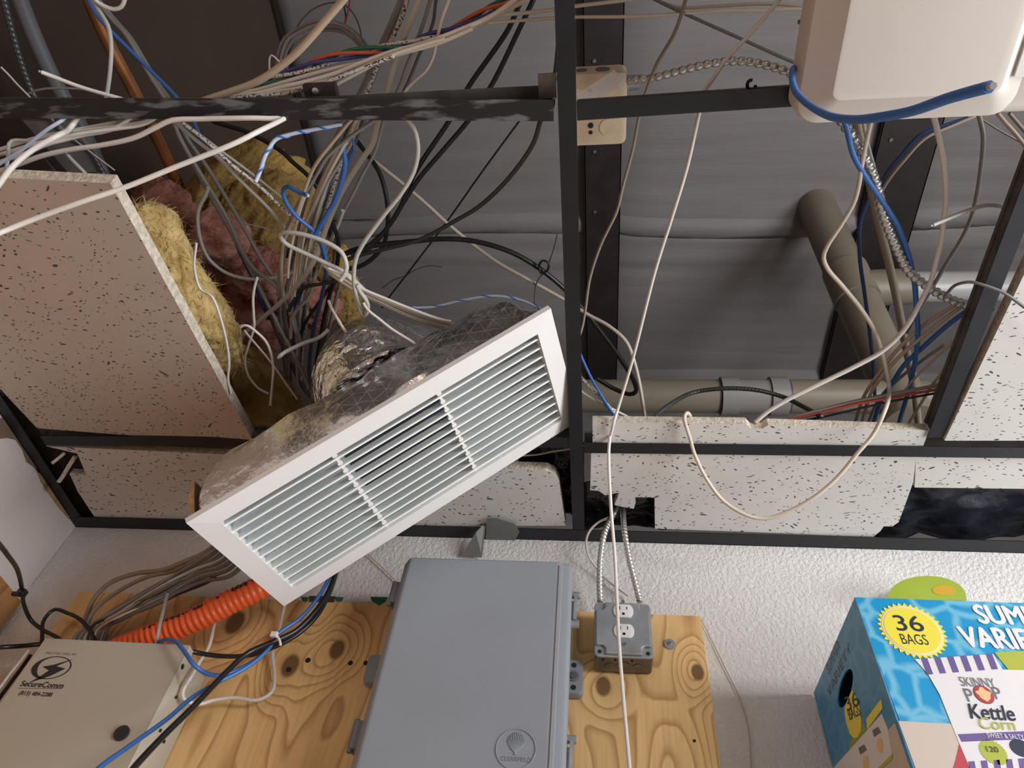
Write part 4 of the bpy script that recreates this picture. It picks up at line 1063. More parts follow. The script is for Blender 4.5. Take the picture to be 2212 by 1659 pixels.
m = MB(); cc = fp(2206, 1616, .0013); m.prism([cc + Vector((math.cos(2 * math.pi * i / 28) * .012, 0, math.sin(2 * math.pi * i / 28) * .0105)) for i in range(28)], (0, .0004, 0)); m.build('print', PK['navy'], front)
# side panel print
SN = (sideP(1, 0) - sideP(0, 0)).cross(Vector((0, 0, -1))).normalized()
if SN.x > 0: SN = -SN
def spt(px, py, e=.0016):
    r = pray(px, py); o = Vector((0, 0, CAMZ)); p0 = sideP(0, 0) + SN * e
    return o + r * ((p0 - o).dot(SN) / r.dot(SN))
def spatch(name, pts, mat, e=.0016):
    m = MB(); m.prism([spt(x, y, e) for x, y in pts], -SN * .0004); return m.build(name, mat, sp)
spatch('burst', [(1841, 1490), (1851, 1510), (1857, 1530), (1860, 1555), (1859, 1578), (1853, 1592), (1845, 1595), (1836, 1586), (1829, 1566), (1825, 1545), (1824, 1528), (1832, 1508)], PK['yellow'])
sxd = (sideP(0, 0) - sideP(1, 0)).normalized()
def stext(s, p0, p1, top, mat):
    a = spt(*p0, .0021); b = spt(*p1, .0021); c = spt(p0[0], top, .0021)
    xd = (b - a).normalized(); yd = Vector((0, 0, 1)); yd = (yd - xd * yd.dot(xd)).normalized()
    return text_mesh(s, mat, 'lettering', sp, a, xd, yd, (b - a).length, abs(c.z - a.z), lift=.0)
text_mesh('36', PK['navy'], 'lettering', sp, spt(1831, 1536, .0021), (spt(1846, 1528, .0021) - spt(1831, 1536, .0021)).normalized(), Z1, .05, .020, lift=0)
text_mesh('BAGS', PK['navy'], 'lettering', sp, spt(1836, 1556, .0021), (spt(1846, 1551, .0021) - spt(1836, 1556, .0021)).normalized(), Z1, .045, .016, lift=0)
text_mesh('SUMMER', PK['grey'], 'lettering', sp, spt(1788, 1458, .0021), sxd, Z1, .075, .016, lift=0)
text_mesh('VARIETY', PK['grey'], 'lettering', sp, spt(1789, 1508, .0021), sxd, Z1, .135, .014, lift=0)
spatch('print', [(1903, 1510), (1906, 1530), (1873, 1576), (1871, 1553)], PK['yellow'])
spatch('bag_print', [(1904, 1542), (1917, 1572), (1926, 1630), (1900, 1659), (1800, 1659), (1846, 1608)], PK['white'])
spatch('print', [(1933, 1562), (1966, 1660), (1900, 1665), (1922, 1640), (1917, 1578)], PK['beige'], .0014)
spatch('print', [(1928, 1628), (1927, 1640), (1900, 1664), (1892, 1664)], PK['lime'], .0022)
for (x, y) in ((1900, 1612), (1870, 1650)):
    spatch('print', [(x - 5, y - 15), (x + 3, y - 18), (x + 7, y), (x + 4, y + 14), (x - 3, y + 12), (x - 7, y - 2)], PK['popcorn'], .0022)
    spatch('print', [(x - 16, y - 34), (x - 4, y - 42), (x + 2, y - 30), (x - 12, y - 20)], PK['grey'], .0022)
spatch('print', [(1857, 1552), (1871, 1575), (1844, 1625), (1832, 1640), (1836, 1605)], plain('print_olive', (.30, .33, .05), .5), .0012)
# what the carton stands on: a wall shelf just below the frame
m = MB(); m.box(xC - .03, YW - .33, zb - .028, xR + .1, YW - .0005, zb - .0005)
sh = m.build('wall_shelf', MT['grille']); tag(sh, 'white shelf under the blue snack carton', 'shelf')
# ------------------------------------------------------------------ cables
def cpts(pts, d, mode):
    n = len(pts); out = []
    for i, p in enumerate(pts):
        if len(p) > 2: v = p[2]
        elif isinstance(d, (tuple, list)): v = d[0] + (d[1] - d[0]) * i / (n - 1)
        else: v = d
        out.append(az(p[0], p[1], v) if mode == 'z' else ay(p[0], p[1], YW - v))
    return out
def pxr(pts3, w):
    fwd = -Vector((RX.z, RY.z, RZ.z))
    dep = sum((p - Vector((0, 0, CAMZ))).dot(fwd) for p in pts3) / len(pts3)
    return w / 2 / FPX * dep
def cable(mat, w, pts, label, d=.1, mode='z', name='cable', cat='cable', group=None, seg=8, flat=1.0, parent=None, step=None, off=None, end=None):
    P = cpts(pts, d, mode); r = pxr(P, w)
    for e_, f_ in ((0, 1), (-1, -2)):
        x_, y_ = pts[e_][:2]
        if parent is None and not end and (x_ < 0 or y_ < 0 or x_ > 2212 or y_ > 1659):
            t_ = (P[e_] - P[f_]).normalized()
            for k_ in range(9):
                q_ = P[e_] + t_ * .06
                if not (XL + .03 < q_.x < 2.4 and q_.y < YW - .02 and .3 < q_.z < CAMZ + 2.6): break
                if e_ == 0: P.insert(0, q_)
                else: P.append(q_)
    path = crom(P, step or max(.004, min(.012, r * 2.2)))
    if off:
        ro, ph, pitch, s = off[0] / FPX * 1.2, off[1], off[2], 0.0
        F = frames(path); q = []
        for i, p in enumerate(path):
            if i: s += (p - path[i - 1]).length
            a = ph + s / pitch * 2 * math.pi
            q.append(p + (F[i][1] * math.cos(a) + F[i][2] * math.sin(a)) * ro)
        path = q
    m = MB(); sweep(m, path, r, seg, 0, flat)
    o = m.build(name, mat, parent, True, 60)
    if parent is None: tag(o, label, cat, group)
    elif label: o['label'] = label
    if end:
        e = MB(); t = (path[end] - path[0 if end > 0 else -1]) if False else None
        i = -1 if end == 'b' else 0; a = path[i]; b = path[i - 1] if end == 'b' else path[1]
        dv = (a - b).normalized(); e.cyl(a, a + dv * r * 1.2, r * .55, 8); e.build('bare_end', MT['pvc_white'], o)
    return o
def flex(mat, w, pts, label, d=.1, mode='z', pitch=.0085, amp=.16, helix=True, name='flexible_conduit', cat='conduit', seg=16):
    P = cpts(pts, d, mode); r0 = pxr(P, w); path = crom(P, pitch / 6)
    def r(s, a, p):
        x = s / pitch * 2 * math.pi + (a if helix else 0)
        return r0 * (1 - amp + amp * (math.cos(x) * .5 + .5) ** .6 * 1.3)
    m = MB(); sweep(m, path, r, seg)
    return tag(m.build(name, mat, None, True), label, cat)

C = cable
# --- upper left
flex(MT['steel_dark'], 13, [(-70, -250), (2, -25), (9, 0), (29, 78), (49, 145), (69, 197), (84, 222), (140, 290), (190, 322), (222, 372), (250, 420)], 'dark ribbed armoured cable at the far upper left', .2, name='armoured_cable', cat='cable')
C(BLUE, 8, [(185, -20), (191, 0), (211, 35), (240, 67), (318, 145), (382, 211), (420, 266), (430, 292), (436, 310)], 'blue cable crossing the copper pipe to the cross tee', (.2, .10))
C(LGREY, 9, [(195, -15), (200, 0), (220, 32), (234, 58), (240, 93), (239, 139), (231, 202), (222, 240)], 'pale cable hanging straight down from the copper pipe top', (.14, .06))
C(WHITE, 9, [(203, -12), (207, 1), (223, 12), (246, 20), (263, 14), (269, 0), (272, -15)], 'short white loop at the top edge beside the copper pipe', .12)
C(GREY, 9, [(200, -10), (240, 40), (272, 75), (325, 165), (365, 230), (385, 290), (430, 370), (490, 470), (540, 570), (607, 632), (640, 720)], 'long grey cable sloping from the copper pipe to the bundle, upper of the pair', (.22, .12))
C(GREY, 9, [(205, -10), (250, 45), (282, 82), (335, 170), (378, 235), (396, 285), (448, 362), (520, 480), (565, 560), (617, 640), (650, 740)], 'long grey cable sloping from the copper pipe to the bundle, right of the pair', (.24, .14))
C(GREY, 9, [(352, 205), (373, 262), (415, 350), (470, 450), (530, 560), (570, 640), (610, 720), (652, 800), (668, 840)], 'grey cable dropping from the cross tee past the pink wool', (.2, .1))
C(LGREY, 8, [(376, 262), (420, 300), (470, 340), (525, 395), (585, 455), (620, 498)], 'light cable over the olive wool below the cross tee', (.06, .1))
C(PRINT, 8, [(384, 258), (440, 300), (500, 355), (560, 402), (600, 440), (640, 480)], 'tan printed cable over the olive wool', (.05, .1))
C(LGREY, 6, [(392, 262), (430, 290), (490, 335), (550, 380), (620, 436)], 'thin light cable beside the tan printed one', (.08, .12))
C(WHITE, 9, [(90, 156), (116, 166), (174, 188), (231, 205), (263, 214), (310, 232)], 'white cut cable end poking up at the upper left', (.03, .05), end='a')
C(GREY, 5, [(60, 203), (80, 195), (110, 191), (150, 191), (185, 194), (240, 207)], 'thin grey arc of wire above the left cross tee', .09)
C(LGREY, 4, [(2, 145), (20, 163), (37, 182), (60, 205), (75, 222)], 'thin pale wire at the extreme upper left', .08)
C(LGREY, 3.5, [(127, 270), (145, 287), (165, 305), (200, 332), (248, 368)], 'hair thin pale wire above the tilted tile', .05)
C(LGREY, 8, [(146, 335), (160, 350), (176, 366), (200, 392)], 'short pale cut cable just above the tilted tile', .05, end='a')
C(WHITE, 9, [(-25, 330), (0, 323), (72, 300), (163, 281), (230, 268), (300, 252), (340, 235)], 'white cable in the left bunch, topmost strand', (-.02, .03))
C(WHITE, 9, [(-25, 340), (0, 334), (90, 307), (181, 288), (260, 277), (310, 268), (350, 245)], 'white cable in the left bunch, second strand', (-.025, .02))
C(LGREY, 8, [(14, 362), (18, 335), (19, 312), (26, 304), (63, 303), (127, 289), (199, 278), (309, 262), (340, 245)], 'pale cable bent in a square hook at the left edge', (-.03, .015))
C(WHITE, 9, [(-25, 362), (0, 350), (54, 332), (108, 310), (137, 303), (181, 292), (240, 280), (290, 250)], 'white cable in the left bunch, lowest strand', (-.03, .01))
C(PALEB, 8, [(-25, 372), (0, 353), (45, 325), (81, 296), (108, 276), (139, 256, .006), (152, 236, .025)], 'pale blue twisted wire at the left edge under the tee', (-.05, .01))
C(WHITE, 12, [(-25, 425), (0, 395), (18, 370), (45, 343), (81, 317), (127, 292), (150, 278, -.004), (163, 261, .008), (176, 236, .025)], 'thick white cable curving down to the left edge', (-.16, .01))
C(WHITE, 11, [(-30, 380), (40, 355), (90, 337), (154, 323), (217, 314), (289, 298), (335, 276), (371, 260), (434, 257), (540, 255), (612, 254, .004), (640, 240, .02)], 'long white cable running level below the left cross tee', (-.03, -.008))
C(WHITE, 12, [(-30, 515), (0, 503), (64, 477), (174, 437), (269, 405), (376, 362), (506, 310), (560, 283), (612, 257, .000), (640, 240, .018)], 'long straight white cable crossing the corner of the tilted tile', (-.235, -.012))
# --- upper middle
C(TAN, 16, [(760, -25), (741, 0), (705, 42), (650, 105), (614, 137), (560, 174), (505, 196), (451, 214), (400, 235)], 'broad tan cable slanting across the top of the coil', (.02, .05))
tw = thing('twisted_cable', 'twisted green, orange, blue and white cable along the top', 'cable', az(780, 120, .08))
TP = [(400, 240), (457, 214), (506, 201), (564, 180), (636, 157), (687, 136), (741, 120), (797, 110), (850, 103), (890, 96), (927, 82), (971, 70), (1003, 54), (1054, 24), (1098, 4), (1150, -20)]
for i, (mt, lb) in enumerate(((GREEN, 'green strand'), (ORANGER, 'orange strand'), (PURB, 'dark blue strand'), (PRINT, 'white printed strand'))):
    C(mt, 8, TP, lb, .085, name='strand', parent=tw, off=(6.5, i * math.pi / 2, .22), step=.008)
for w, pts, d, lb in (
    (9, [(420, 238), (470, 213), (560, 193), (632, 172), (705, 152), (777, 136), (850, 118), (930, 98), (1003, 68), (1066, 37), (1130, 3), (1160, -15)], .07, 'white cable running alongside the twisted colours to the top'),
    (10, [(430, 236), (480, 215), (560, 201), (614, 187), (668, 175), (723, 159), (786, 134), (850, 111), (920, 92), (1000, 62), (1066, 32), (1125, -10)], .06, 'white cable under the twisted colours, second of the fan'),
    (9, [(450, 234), (500, 213), (560, 204), (650, 190), (687, 179), (741, 165), (819, 130), (880, 112), (950, 92), (1020, 62)], .055, 'white cable under the twisted colours, third of the fan'),
    (9, [(660, 220), (700, 197), (741, 174), (795, 145), (817, 132), (850, 118), (905, 100), (960, 84)], .05, 'white cable under the twisted colours, steepest of the fan')):
    C(CREAM if w == 9 else WHITE, w, pts, lb, d)
C(PRINT, 8, [(440, 225), (500, 212), (560, 206), (614, 203), (650, 194), (687, 184), (723, 170), (780, 148), (850, 122)], 'printed white cable lying lowest along the cross tee', .045)
C(CREAM, 8, [(1050, 37), (1100, 31), (1180, 23), (1238, 14), (1296, 7), (1353, 0), (1400, -6)], 'cream wire crossing behind the main tee, upper strand', .2)
C(CREAM, 7, [(1054, 50), (1180, 40), (1238, 37), (1353, 36), (1469, 30), (1556, 23), (1643, 22), (1743, 20), (1790, 30)], 'cream wire crossing behind the main tee, lower strand', .2)
C(TAN, 7, [(1405, -6), (1426, 4), (1469, 16), (1540, 14), (1600, 10), (1654, 8), (1743, 15), (1790, 25)], 'tan wire along the top edge left of the beige fixture', .21)
m = MB()
arcs = ([(600, 175), (602, 157), (607, 123), (620, 87), (647, 69), (687, 52), (723, 50), (759, 66), (780, 90), (800, 120)],
        [(609, 175), (611, 150), (616, 120), (632, 88), (660, 66), (700, 57), (735, 59), (765, 77), (785, 105), (800, 135)],
        [(592, 178), (596, 160), (600, 120), (612, 85), (640, 63), (680, 47), (720, 46), (755, 60), (782, 84), (805, 118)],
        [(616, 178), (619, 152), (626, 120), (645, 92), (680, 70), (720, 66), (750, 75), (775, 96), (790, 125)],
        [(604, 178), (605, 150), (612, 118), (628, 78), (655, 62), (690, 60), (730, 63), (762, 84), (788, 112)])
for k, a in enumerate(arcs):
    P = cpts(a, .16 + .008 * k, 'z'); sweep(m, crom(P, .008), pxr(P, 6), 8)
tag(m.build('cable_coil', GREY, None, True, 60), 'coil of thin grey cable loops at the top left of centre', 'cable coil')
C(DGREY, 3.2, [(620, 90), (638, 63), (654, 40), (679, 18), (714, 6), (741, 9), (763, 29), (777, 60), (783, 95), (790, 120)], 'thin dark wire arching over the grey coil', .2)
C(RED, 3.5, [(757, -15), (755, 4), (752, 24), (745, 51)], 'short red wire above the grey coil', .19, name='wire', cat='wire')
C(BLACK, 3.5, [(742, 10), (744, 18), (747, 36), (745, 51)], 'short black wire above the grey coil', .192, name='wire', cat='wire')
C(WHITE, 4, [(582, 160), (583, 123), (587, 119), (602, 132), (612, 142)], 'tiny bent white wire left of the grey coil', .12, name='wire', cat='wire')
# --- the central bundle
GB_ = 'cables of the central bundle'
BUN = [
    (GREY, 10, [(872, -15), (866, 0), (840, 60), (815, 115), (790, 175), (768, 220), (745, 270), (720, 330), (695, 400), (670, 470), (652, 545), (640, 640), (625, 760), (620, 820)], (.14, .2), 'grey cable of the bundle starting at the top, left edge strand'),
    (DGREY, 9, [(884, -15), (876, 0), (848, 70), (822, 130), (795, 195), (756, 270), (730, 330), (705, 410), (680, 480), (662, 560), (645, 700), (640, 800)], (.16, .22), 'dark grey cable of the bundle behind the printed one'),
    (PRINT, 9, [(882, -12), (878, 5), (862, 50), (846, 85), (825, 120), (800, 180), (785, 215), (765, 270), (737, 350), (712, 430), (692, 490), (674, 560), (665, 650), (655, 760), (652, 820)], (.12, .18), 'printed light cable running down the bundle from the top'),
    (BROWN, 15, [(912, -18), (905, 0), (880, 60), (860, 110), (845, 160), (833, 210), (815, 265), (805, 310), (785, 340), (755, 385), (730, 430), (705, 490), (680, 560), (650, 605), (610, 650), (560, 692), (510, 735), (458, 765), (430, 778)], (.09, .08), 'broad taupe cable sweeping from the top down to the tilted tile'),
    (GREY, 8, [(938, -15), (930, 0), (918, 40), (900, 90), (880, 140), (862, 190), (831, 254), (810, 327), (786, 372), (759, 426), (735, 470), (722, 495)], (.1, .14), 'grey cable ending beside the black angle in the bundle'),
    (DGREY, 7, [(948, -15), (942, 0), (935, 50), (905, 120), (885, 170), (868, 205), (850, 240)], .12, 'dark thin cable at the right side of the bundle top'),
    (CREAM, 7, [(975, -15), (970, 0), (955, 40), (943, 90), (935, 125), (918, 155), (895, 175), (870, 205), (860, 240)], .08, 'cream cable hooked to the right of the bundle top'),
    (TAN, 8, [(800, 215), (764, 252), (723, 301), (694, 337), (676, 366), (659, 408), (650, 435), (636, 470), (622, 500), (612, 530), (608, 580), (612, 640)], (.03, .1), 'tan printed cable bowed along the left of the bundle'),
    (GREY, 8, [(860, 225), (820, 252), (759, 294), (705, 341), (687, 372), (661, 413), (636, 457), (616, 505), (606, 560), (600, 640)], (.03, .11), 'grey cable slanting across the bundle under the cross tee'),
    (CREAM, 8, [(790, 215), (773, 252), (753, 294), (734, 330), (714, 368), (694, 410), (676, 450), (654, 495), (640, 560), (632, 640), (628, 730)], (.04, .13), 'cream bright cable in the middle of the bundle'),
    (GREY, 7, [(760, 215), (744, 252), (733, 281), (700, 340), (680, 385), (662, 430), (648, 480), (630, 560), (618, 640), (612, 740)], (.12, .2), 'grey cable deep in the left half of the bundle'),
    (TAN, 7, [(735, 310), (705, 368), (685, 413), (672, 450), (655, 520), (646, 590), (640, 660)], (.1, .14), 'short tan printed cable in the middle of the bundle'),
    (LGREY, 7, [(800, 215), (777, 256), (759, 308), (732, 354), (710, 390), (690, 444), (676, 498), (660, 570), (648, 680), (640, 780)], (.1, .16), 'light grey cable right of the cream one in the bundle'),
    (DGREY, 8, [(800, 225), (782, 268), (762, 318), (738, 366), (716, 410), (698, 460), (684, 520), (668, 600), (655, 700), (650, 800)], (.16, .22), 'dark cable in shade at the back of the bundle'),
    (LGREY, 7, [(728, 330), (706, 400), (690, 450), (676, 500), (664, 550), (650, 620), (640, 720), (642, 830)], (.12, .2), 'light cable below the blue hook in the bundle'),
    (GREY, 9, [(700, 420), (668, 500), (640, 560), (620, 620), (614, 670), (620, 720), (625, 760), (630, 840)], (.15, .25), 'grey cable bending left at the foot of the bundle'),
    (TAN, 6, [(680, 420), (664, 480), (648, 530), (640, 590), (636, 640)], .1, 'thin tan cable left of the white loop'),
    (CREAM, 6, [(660, 420), (648, 455), (636, 505), (625, 560), (622, 600)], .08, 'thin cream cable under the blue hook end'),
    (GREY, 8, [(655, 430), (630, 480), (618, 520), (612, 560), (608, 600), (604, 650), (606, 700), (615, 790), (622, 850)], (.2, .28), 'grey cable furthest left at the foot of the bundle'),
    (LGREY, 8, [(741, 455), (728, 490), (704, 545), (680, 600), (660, 640), (640, 690), (628, 745)], (.12, .2), 'light grey cable slanting behind the white loop'),
    (BROWN, 8, [(700, 540), (680, 600), (668, 640), (655, 655), (640, 670), (628, 690)], .12, 'taupe cable elbow below the white loop'),
    (DGREY, 9, [(726, 520), (718, 600), (709, 660), (700, 720), (688, 780), (676, 850)], .2, 'dark cable strand left of the silver duct'),
    (GREY, 7, [(735, 610), (722, 660), (708, 720), (690, 790), (672, 850)], .24, 'thin grey strand touching the silver duct'),
    (BROWN, 6, [(710, 640), (702, 700), (690, 760), (683, 810), (672, 860)], .22, 'thin taupe strand by the silver duct'),
    (DGREY, 7, [(540, 560), (570, 640), (590, 700), (620, 770), (645, 820), (662, 850)], .22, 'dark thin strand in the hollow under the bundle'),
    (DGREY, 6, [(560, 640), (600, 720), (635, 790), (655, 830), (670, 860)], .26, 'dark thinner strand low in the hollow'),
]
for k, (mt, w, pts, d, lb) in enumerate(BUN):
    C(mt, w, pts, lb, d, group=GB_, flat=.5 if w >= 15 else 1.0)
C(BLACK, 9, [(713, 455), (716, 475), (728, 510), (731, 545), (722, 604), (711, 640), (697, 703), (684, 780), (672, 850)], 'black cable hanging down left of the silver duct', (.1, .2))
C(BLACK, 8, [(735, 604), (720, 608), (690, 614), (652, 623), (640, 640), (624, 672)], 'short black cable bent toward the pink wool', .11)
C(BLACK, 7, [(712, 620), (690, 652), (676, 672), (664, 690), (650, 720)], 'black strand over the pink wool left of the duct', .16)
C(NAVY, 8, [(656, 612), (650, 630), (636, 667), (632, 703), (635, 748), (650, 800), (666, 835), (680, 860)], 'dark blue cable hanging lower left of the silver duct', (.12, .2))
C(NAVY, 8, [(698, 545), (704, 587), (695, 642), (679, 703), (672, 748), (668, 800), (672, 850)], 'dark blue cable hanging beside the pink wool', (.1, .18))
C(NAVY, 7, [(498, 480), (512, 530), (525, 560), (540, 590), (560, 640), (580, 690)], 'navy cable crossing the pink wool ball', (.2, .22))
C(BLUE, 9, [(664, 422), (658, 420), (640, 412), (622, 403), (611, 413), (620, 440), (641, 468), (676, 497), (688, 512), (697, 533), (704, 560)], 'bright blue cable bent in a hook with a cut end', (.02, .09), end='a')
C(BLUE, 11, [(741, 300), (743, 330), (746, 350), (741, 381), (723, 435), (708, 460), (687, 497), (676, 515)], 'blue cable lying on the right of the bundle', .07)
C(BLUE, 5, [(762, 295), (764, 323), (755, 343), (746, 372), (730, 420)], 'thin light blue wire beside the blue bundle cable', .09)
def twist_pair(w, pts, d, label, pitch):
    o = C(PALEB, w, pts, label, d, name='twisted_pair', cat='wire')
    P = cpts(pts, d, 'z'); r = pxr(P, w)
    C(BLUE, w * .45, pts, 'blue stripe strand', d, name='strand', parent=o, off=(w * .44, 0, pitch), step=.004, seg=6)
    return o
twist_pair(9, [(738, 268), (687, 278), (632, 289), (596, 301), (582, 319), (571, 341), (560, 375), (552, 393)], (.02, -.03), 'blue and white twisted wire pair hanging below the left cross tee', .03)
twist_pair(6, [(760, 622), (778, 637), (800, 648), (845, 660), (924, 664), (1003, 648), (1066, 639), (1114, 645), (1155, 660), (1178, 676)], (.06, .02), 'blue and white twisted wire pair arching over the foil boot', .045)
C(LGREY, 10, [(735, 606), (744, 594), (749, 580), (746, 562), (737, 544), (706, 524), (661, 508), (625, 502), (607, 504), (605, 511), (617, 526), (661, 548), (706, 569), (742, 587), (770, 610), (800, 640)], 'light grey cable in a wide flat loop in front of the bundle', (-.01, .05))
C(LGREY, 10, [(862, 235), (876, 256), (894, 278), (902, 308), (902, 336), (893, 372), (867, 417), (831, 462), (804, 498), (787, 522), (769, 558), (764, 595), (767, 631), (777, 667), (786, 683), (795, 667), (791, 649), (778, 631), (770, 615)], 'light grey cable bowing right of the bundle into a hanging loop', (.05, .0))
C(CREAM, 8, [(698, 570), (712, 584), (735, 600), (763, 618), (813, 643), (876, 669), (956, 696), (985, 702)], 'cream cable lying over the silver duct, upper of three', (.04, .03))
C(CREAM, 8, [(702, 568), (716, 592), (740, 610), (770, 630), (815, 652), (876, 680), (930, 700), (960, 708)], 'cream cable lying over the silver duct, middle of three', (.05, .035))
C(WHITE, 7, [(710, 580), (750, 598), (780, 622), (830, 644), (890, 668), (945, 688), (975, 695)], 'cream cable lying over the silver duct, lowest of three', (.03, .025))
C(WHITE, 6.5, [(785, 655), (794, 669), (820, 690), (845, 710), (880, 732), (900, 745)], 'white wire lying down the middle of the silver duct', (.0, -.04))
C(WHITE, 6.5, [(710, 650), (715, 663), (730, 690), (750, 720), (788, 748), (826, 762)], 'white wire lying over the left side of the silver duct', (.04, -.03))
C(LGREY, 9, [(603, 771), (612, 763), (635, 751), (662, 739), (689, 730), (710, 712)], 'light grey cable with a cut end pointing left of the duct', (-.01, .05), end='a')
# --- black cables in front of the roof blanket
C(BLACK, 11, [(1135, -18), (1126, 0), (1098, 63), (1019, 177), (990, 225), (971, 260), (908, 354), (889, 388), (864, 450), (826, 505), (790, 535), (758, 552)], 'black cable slanting from the top, left of the pair', (.3, .15))
C(BLACK, 11, [(1160, -18), (1152, 0), (1123, 60), (1066, 177), (1035, 225), (1012, 260), (956, 326), (905, 386), (870, 440), (845, 480), (805, 530), (770, 556)], 'black cable slanting from the top, right of the pair', (.28, .16))
C(plain('cable_shiny_black', (.035, .038, .045), .22), 10, [(1208, 40, .07), (1206, 100, .07), (1198, 170, .06), (1182, 230), (1168, 260), (1152, 310), (1098, 386), (1035, 446), (987, 475), (908, 517), (829, 539), (781, 550), (752, 560)], 'glossy black coax curving down from the junction of the tees', (.04, .12))
C(BLACK, 4, [(1222, 130), (1123, 260), (1035, 380), (968, 475), (876, 596), (842, 640), (825, 665)], 'thin straight black wire in front of the roof blanket', .3)
o = C(BLACK, 11, [(738, 556), (750, 546), (797, 532), (876, 523), (956, 516), (1019, 520), (1098, 542), (1161, 577), (1220, 625), (1258, 666), (1298, 717), (1342, 778), (1369, 822), (1374, 845), (1362, 852), (1325, 839), (1290, 818)], 'black cable arching right behind the main tee to the drain pipe', (.16, .25))
zt_ = thing('cable_tie', 'black cable tie with a loose tail on the arching black cable', 'cable tie', az(1174, 577, .2))
P = cpts([(1168, 590), (1182, 585), (1184, 568), (1172, 563), (1164, 576), (1168, 590)], .19, 'z'); m = MB(); sweep(m, crom(P, .003), pxr(P, 5), 6); m.build('band', BLACK, zt_, True)
P = cpts([(1205, 505), (1196, 540), (1186, 568)], .2, 'z'); m = MB(); sweep(m, crom(P, .005), pxr(P, 4), 6); m.build('tail', DGREY, zt_, True)
P = cpts([(1178, 585), (1160, 610), (1155, 640), (1156, 665)], .2, 'z'); m = MB(); sweep(m, crom(P, .005), pxr(P, 3.5), 6); m.build('tail', DGREY, zt_, True)
C(BLACK, 10, [(455, 258), (463, 263), (535, 286), (608, 327), (632, 350), (665, 379), (683, 402), (710, 445)], 'black cable in front of the brown board under the left tee', (.3, .3))
C(BLACK, 10, [(745, 275), (766, 298), (788, 327), (806, 350), (820, 374), (831, 408), (838, 453), (837, 489), (828, 530), (800, 562), (770, 578), (745, 580)], 'black cable bending down right of the bundle', (.26, .2))
C(DGREY, 3, [(826, 622), (850, 605), (876, 596), (900, 582), (930, 574), (955, 577)], 'wispy dark wire above the silver duct', .3)
C(CREAM, 8, [(795, 336), (806, 346), (867, 395), (922, 442), (971, 487), (1066, 561), (1145, 606), (1220, 648), (1271, 680), (1315, 704), (1352, 737), (1369, 778), (1382, 832), (1393, 900)], 'cream cable slanting behind the main tee to the cut tile strip', (.3, .1))
# --- right hand opening
C(BROWN, 7, [(1487, -18), (1481, 0), (1458, 69), (1420, 136), (1394, 202), (1380, 254), (1368, 318), (1345, 405), (1332, 457), (1298, 528), (1274, 602), (1264, 670), (1256, 712), (1245, 740)], 'taupe cable hanging from the top beside the junction box', (.12, .05))
C(WHITE, 8, [(1700, -25), (1683, 0), (1627, 66), (1570, 127), (1541, 170), (1521, 200), (1510, 246), (1484, 361), (1449, 477), (1416, 582), (1366, 778), (1334, 885, .012), (1326, 912, -.003), (1319, 940, -.002)], 'long straight white wire crossing the right opening', (.06, .03))
WP = [az(1318, 940, .004), ay(1315, 975, .88), ay(1320, 1100, .93), ay(1328, 1200, .97), ay(1338, 1400, 1.0), ay(1360, 1659, 1.02), ay(1366, 1720, 1.02)]
m = MB(); sweep(m, crom(WP, .01), .0030, 8); tag(m.build('cable', WHITE, None, True), 'white wire hanging in front of the two white receptacles', 'cable')
C(DGREY, 7, [(1400, -10), (1429, 6), (1487, 33), (1556, 64), (1608, 87), (1672, 116), (1721, 137), (1760, 150)], 'dark grey cable sloping to the beige fixture', .2)
C(DGREY, 9, [(1724, 48), (1735, 46), (1760, 44)], 'stub of dark cable at the left edge of the beige fixture', .1)
flex(MT['steel_flex'], 17, [(1360, 175), (1377, 171), (1411, 168), (1469, 153), (1527, 139), (1585, 132), (1628, 135), (1672, 145), (1709, 159), (1745, 180)], 'silver flexible conduit from the junction box to the beige fixture', (.14, .06), pitch=.0115, amp=.32, helix=False)
flex(MT['steel_flex'], 20, [(1800, 235), (1826, 272), (1858, 321), (1890, 390), (1909, 464), (1936, 535), (1966, 589), (2010, 623), (2051, 646), (2095, 660), (2140, 668, .03)], 'silver flexible conduit drooping below the beige fixture', (.10, .08), pitch=.0115, amp=.32, helix=False)
C(BLUE, 11, [(1815, 240), (1829, 275), (1843, 333), (1872, 385), (1901, 428), (1933, 477), (1943, 497), (1963, 552), (1975, 609), (1980, 670), (1983, 721), (1978, 771), (1966, 832), (1946, 900), (1940, 925)], 'blue cable twined with the drooping silver conduit', (.08, .1))
C(NAVY, 8, [(1885, 415), (1874, 434), (1858, 484), (1857, 552), (1868, 636), (1879, 721), (1887, 798), (1890, 860)], 'dark blue cable hanging in front of the sloping pipe', .22)
C(NAVY, 9, [(2090, 255), (2057, 266), (1988, 292), (1945, 338), (1916, 373), (1901, 405), (1885, 450)], 'dark blue cable arching under the beige fixture', .2)
C(TAN, 6, [(2110, 250), (2062, 270), (1998, 300), (1955, 345), (1925, 382), (1906, 412), (1890, 450)], 'tan wire following the dark blue arch', .195)
C(WHITE, 11, [(2014, 240), (2021, 267), (2028, 296), (2037, 341), (2042, 387), (2043, 441), (2039, 468), (2035, 513), (2024, 558), (2010, 609), (1983, 663), (1970, 687), (1943, 724), (1902, 761), (1848, 791), (1764, 832), (1696, 866), (1653, 893), (1632, 912)], 'bright white cable bowing down from the fixture to the cut tile strip', (.09, .02))
C(GREY, 9, [(2112, 240), (2118, 262), (2124, 296), (2118, 370), (2108, 432), (2095, 478), (2075, 520), (2050, 560), (2017, 616), (1985, 670), (1960, 720)], 'grey cable hanging straight under the fixture at right', .15)
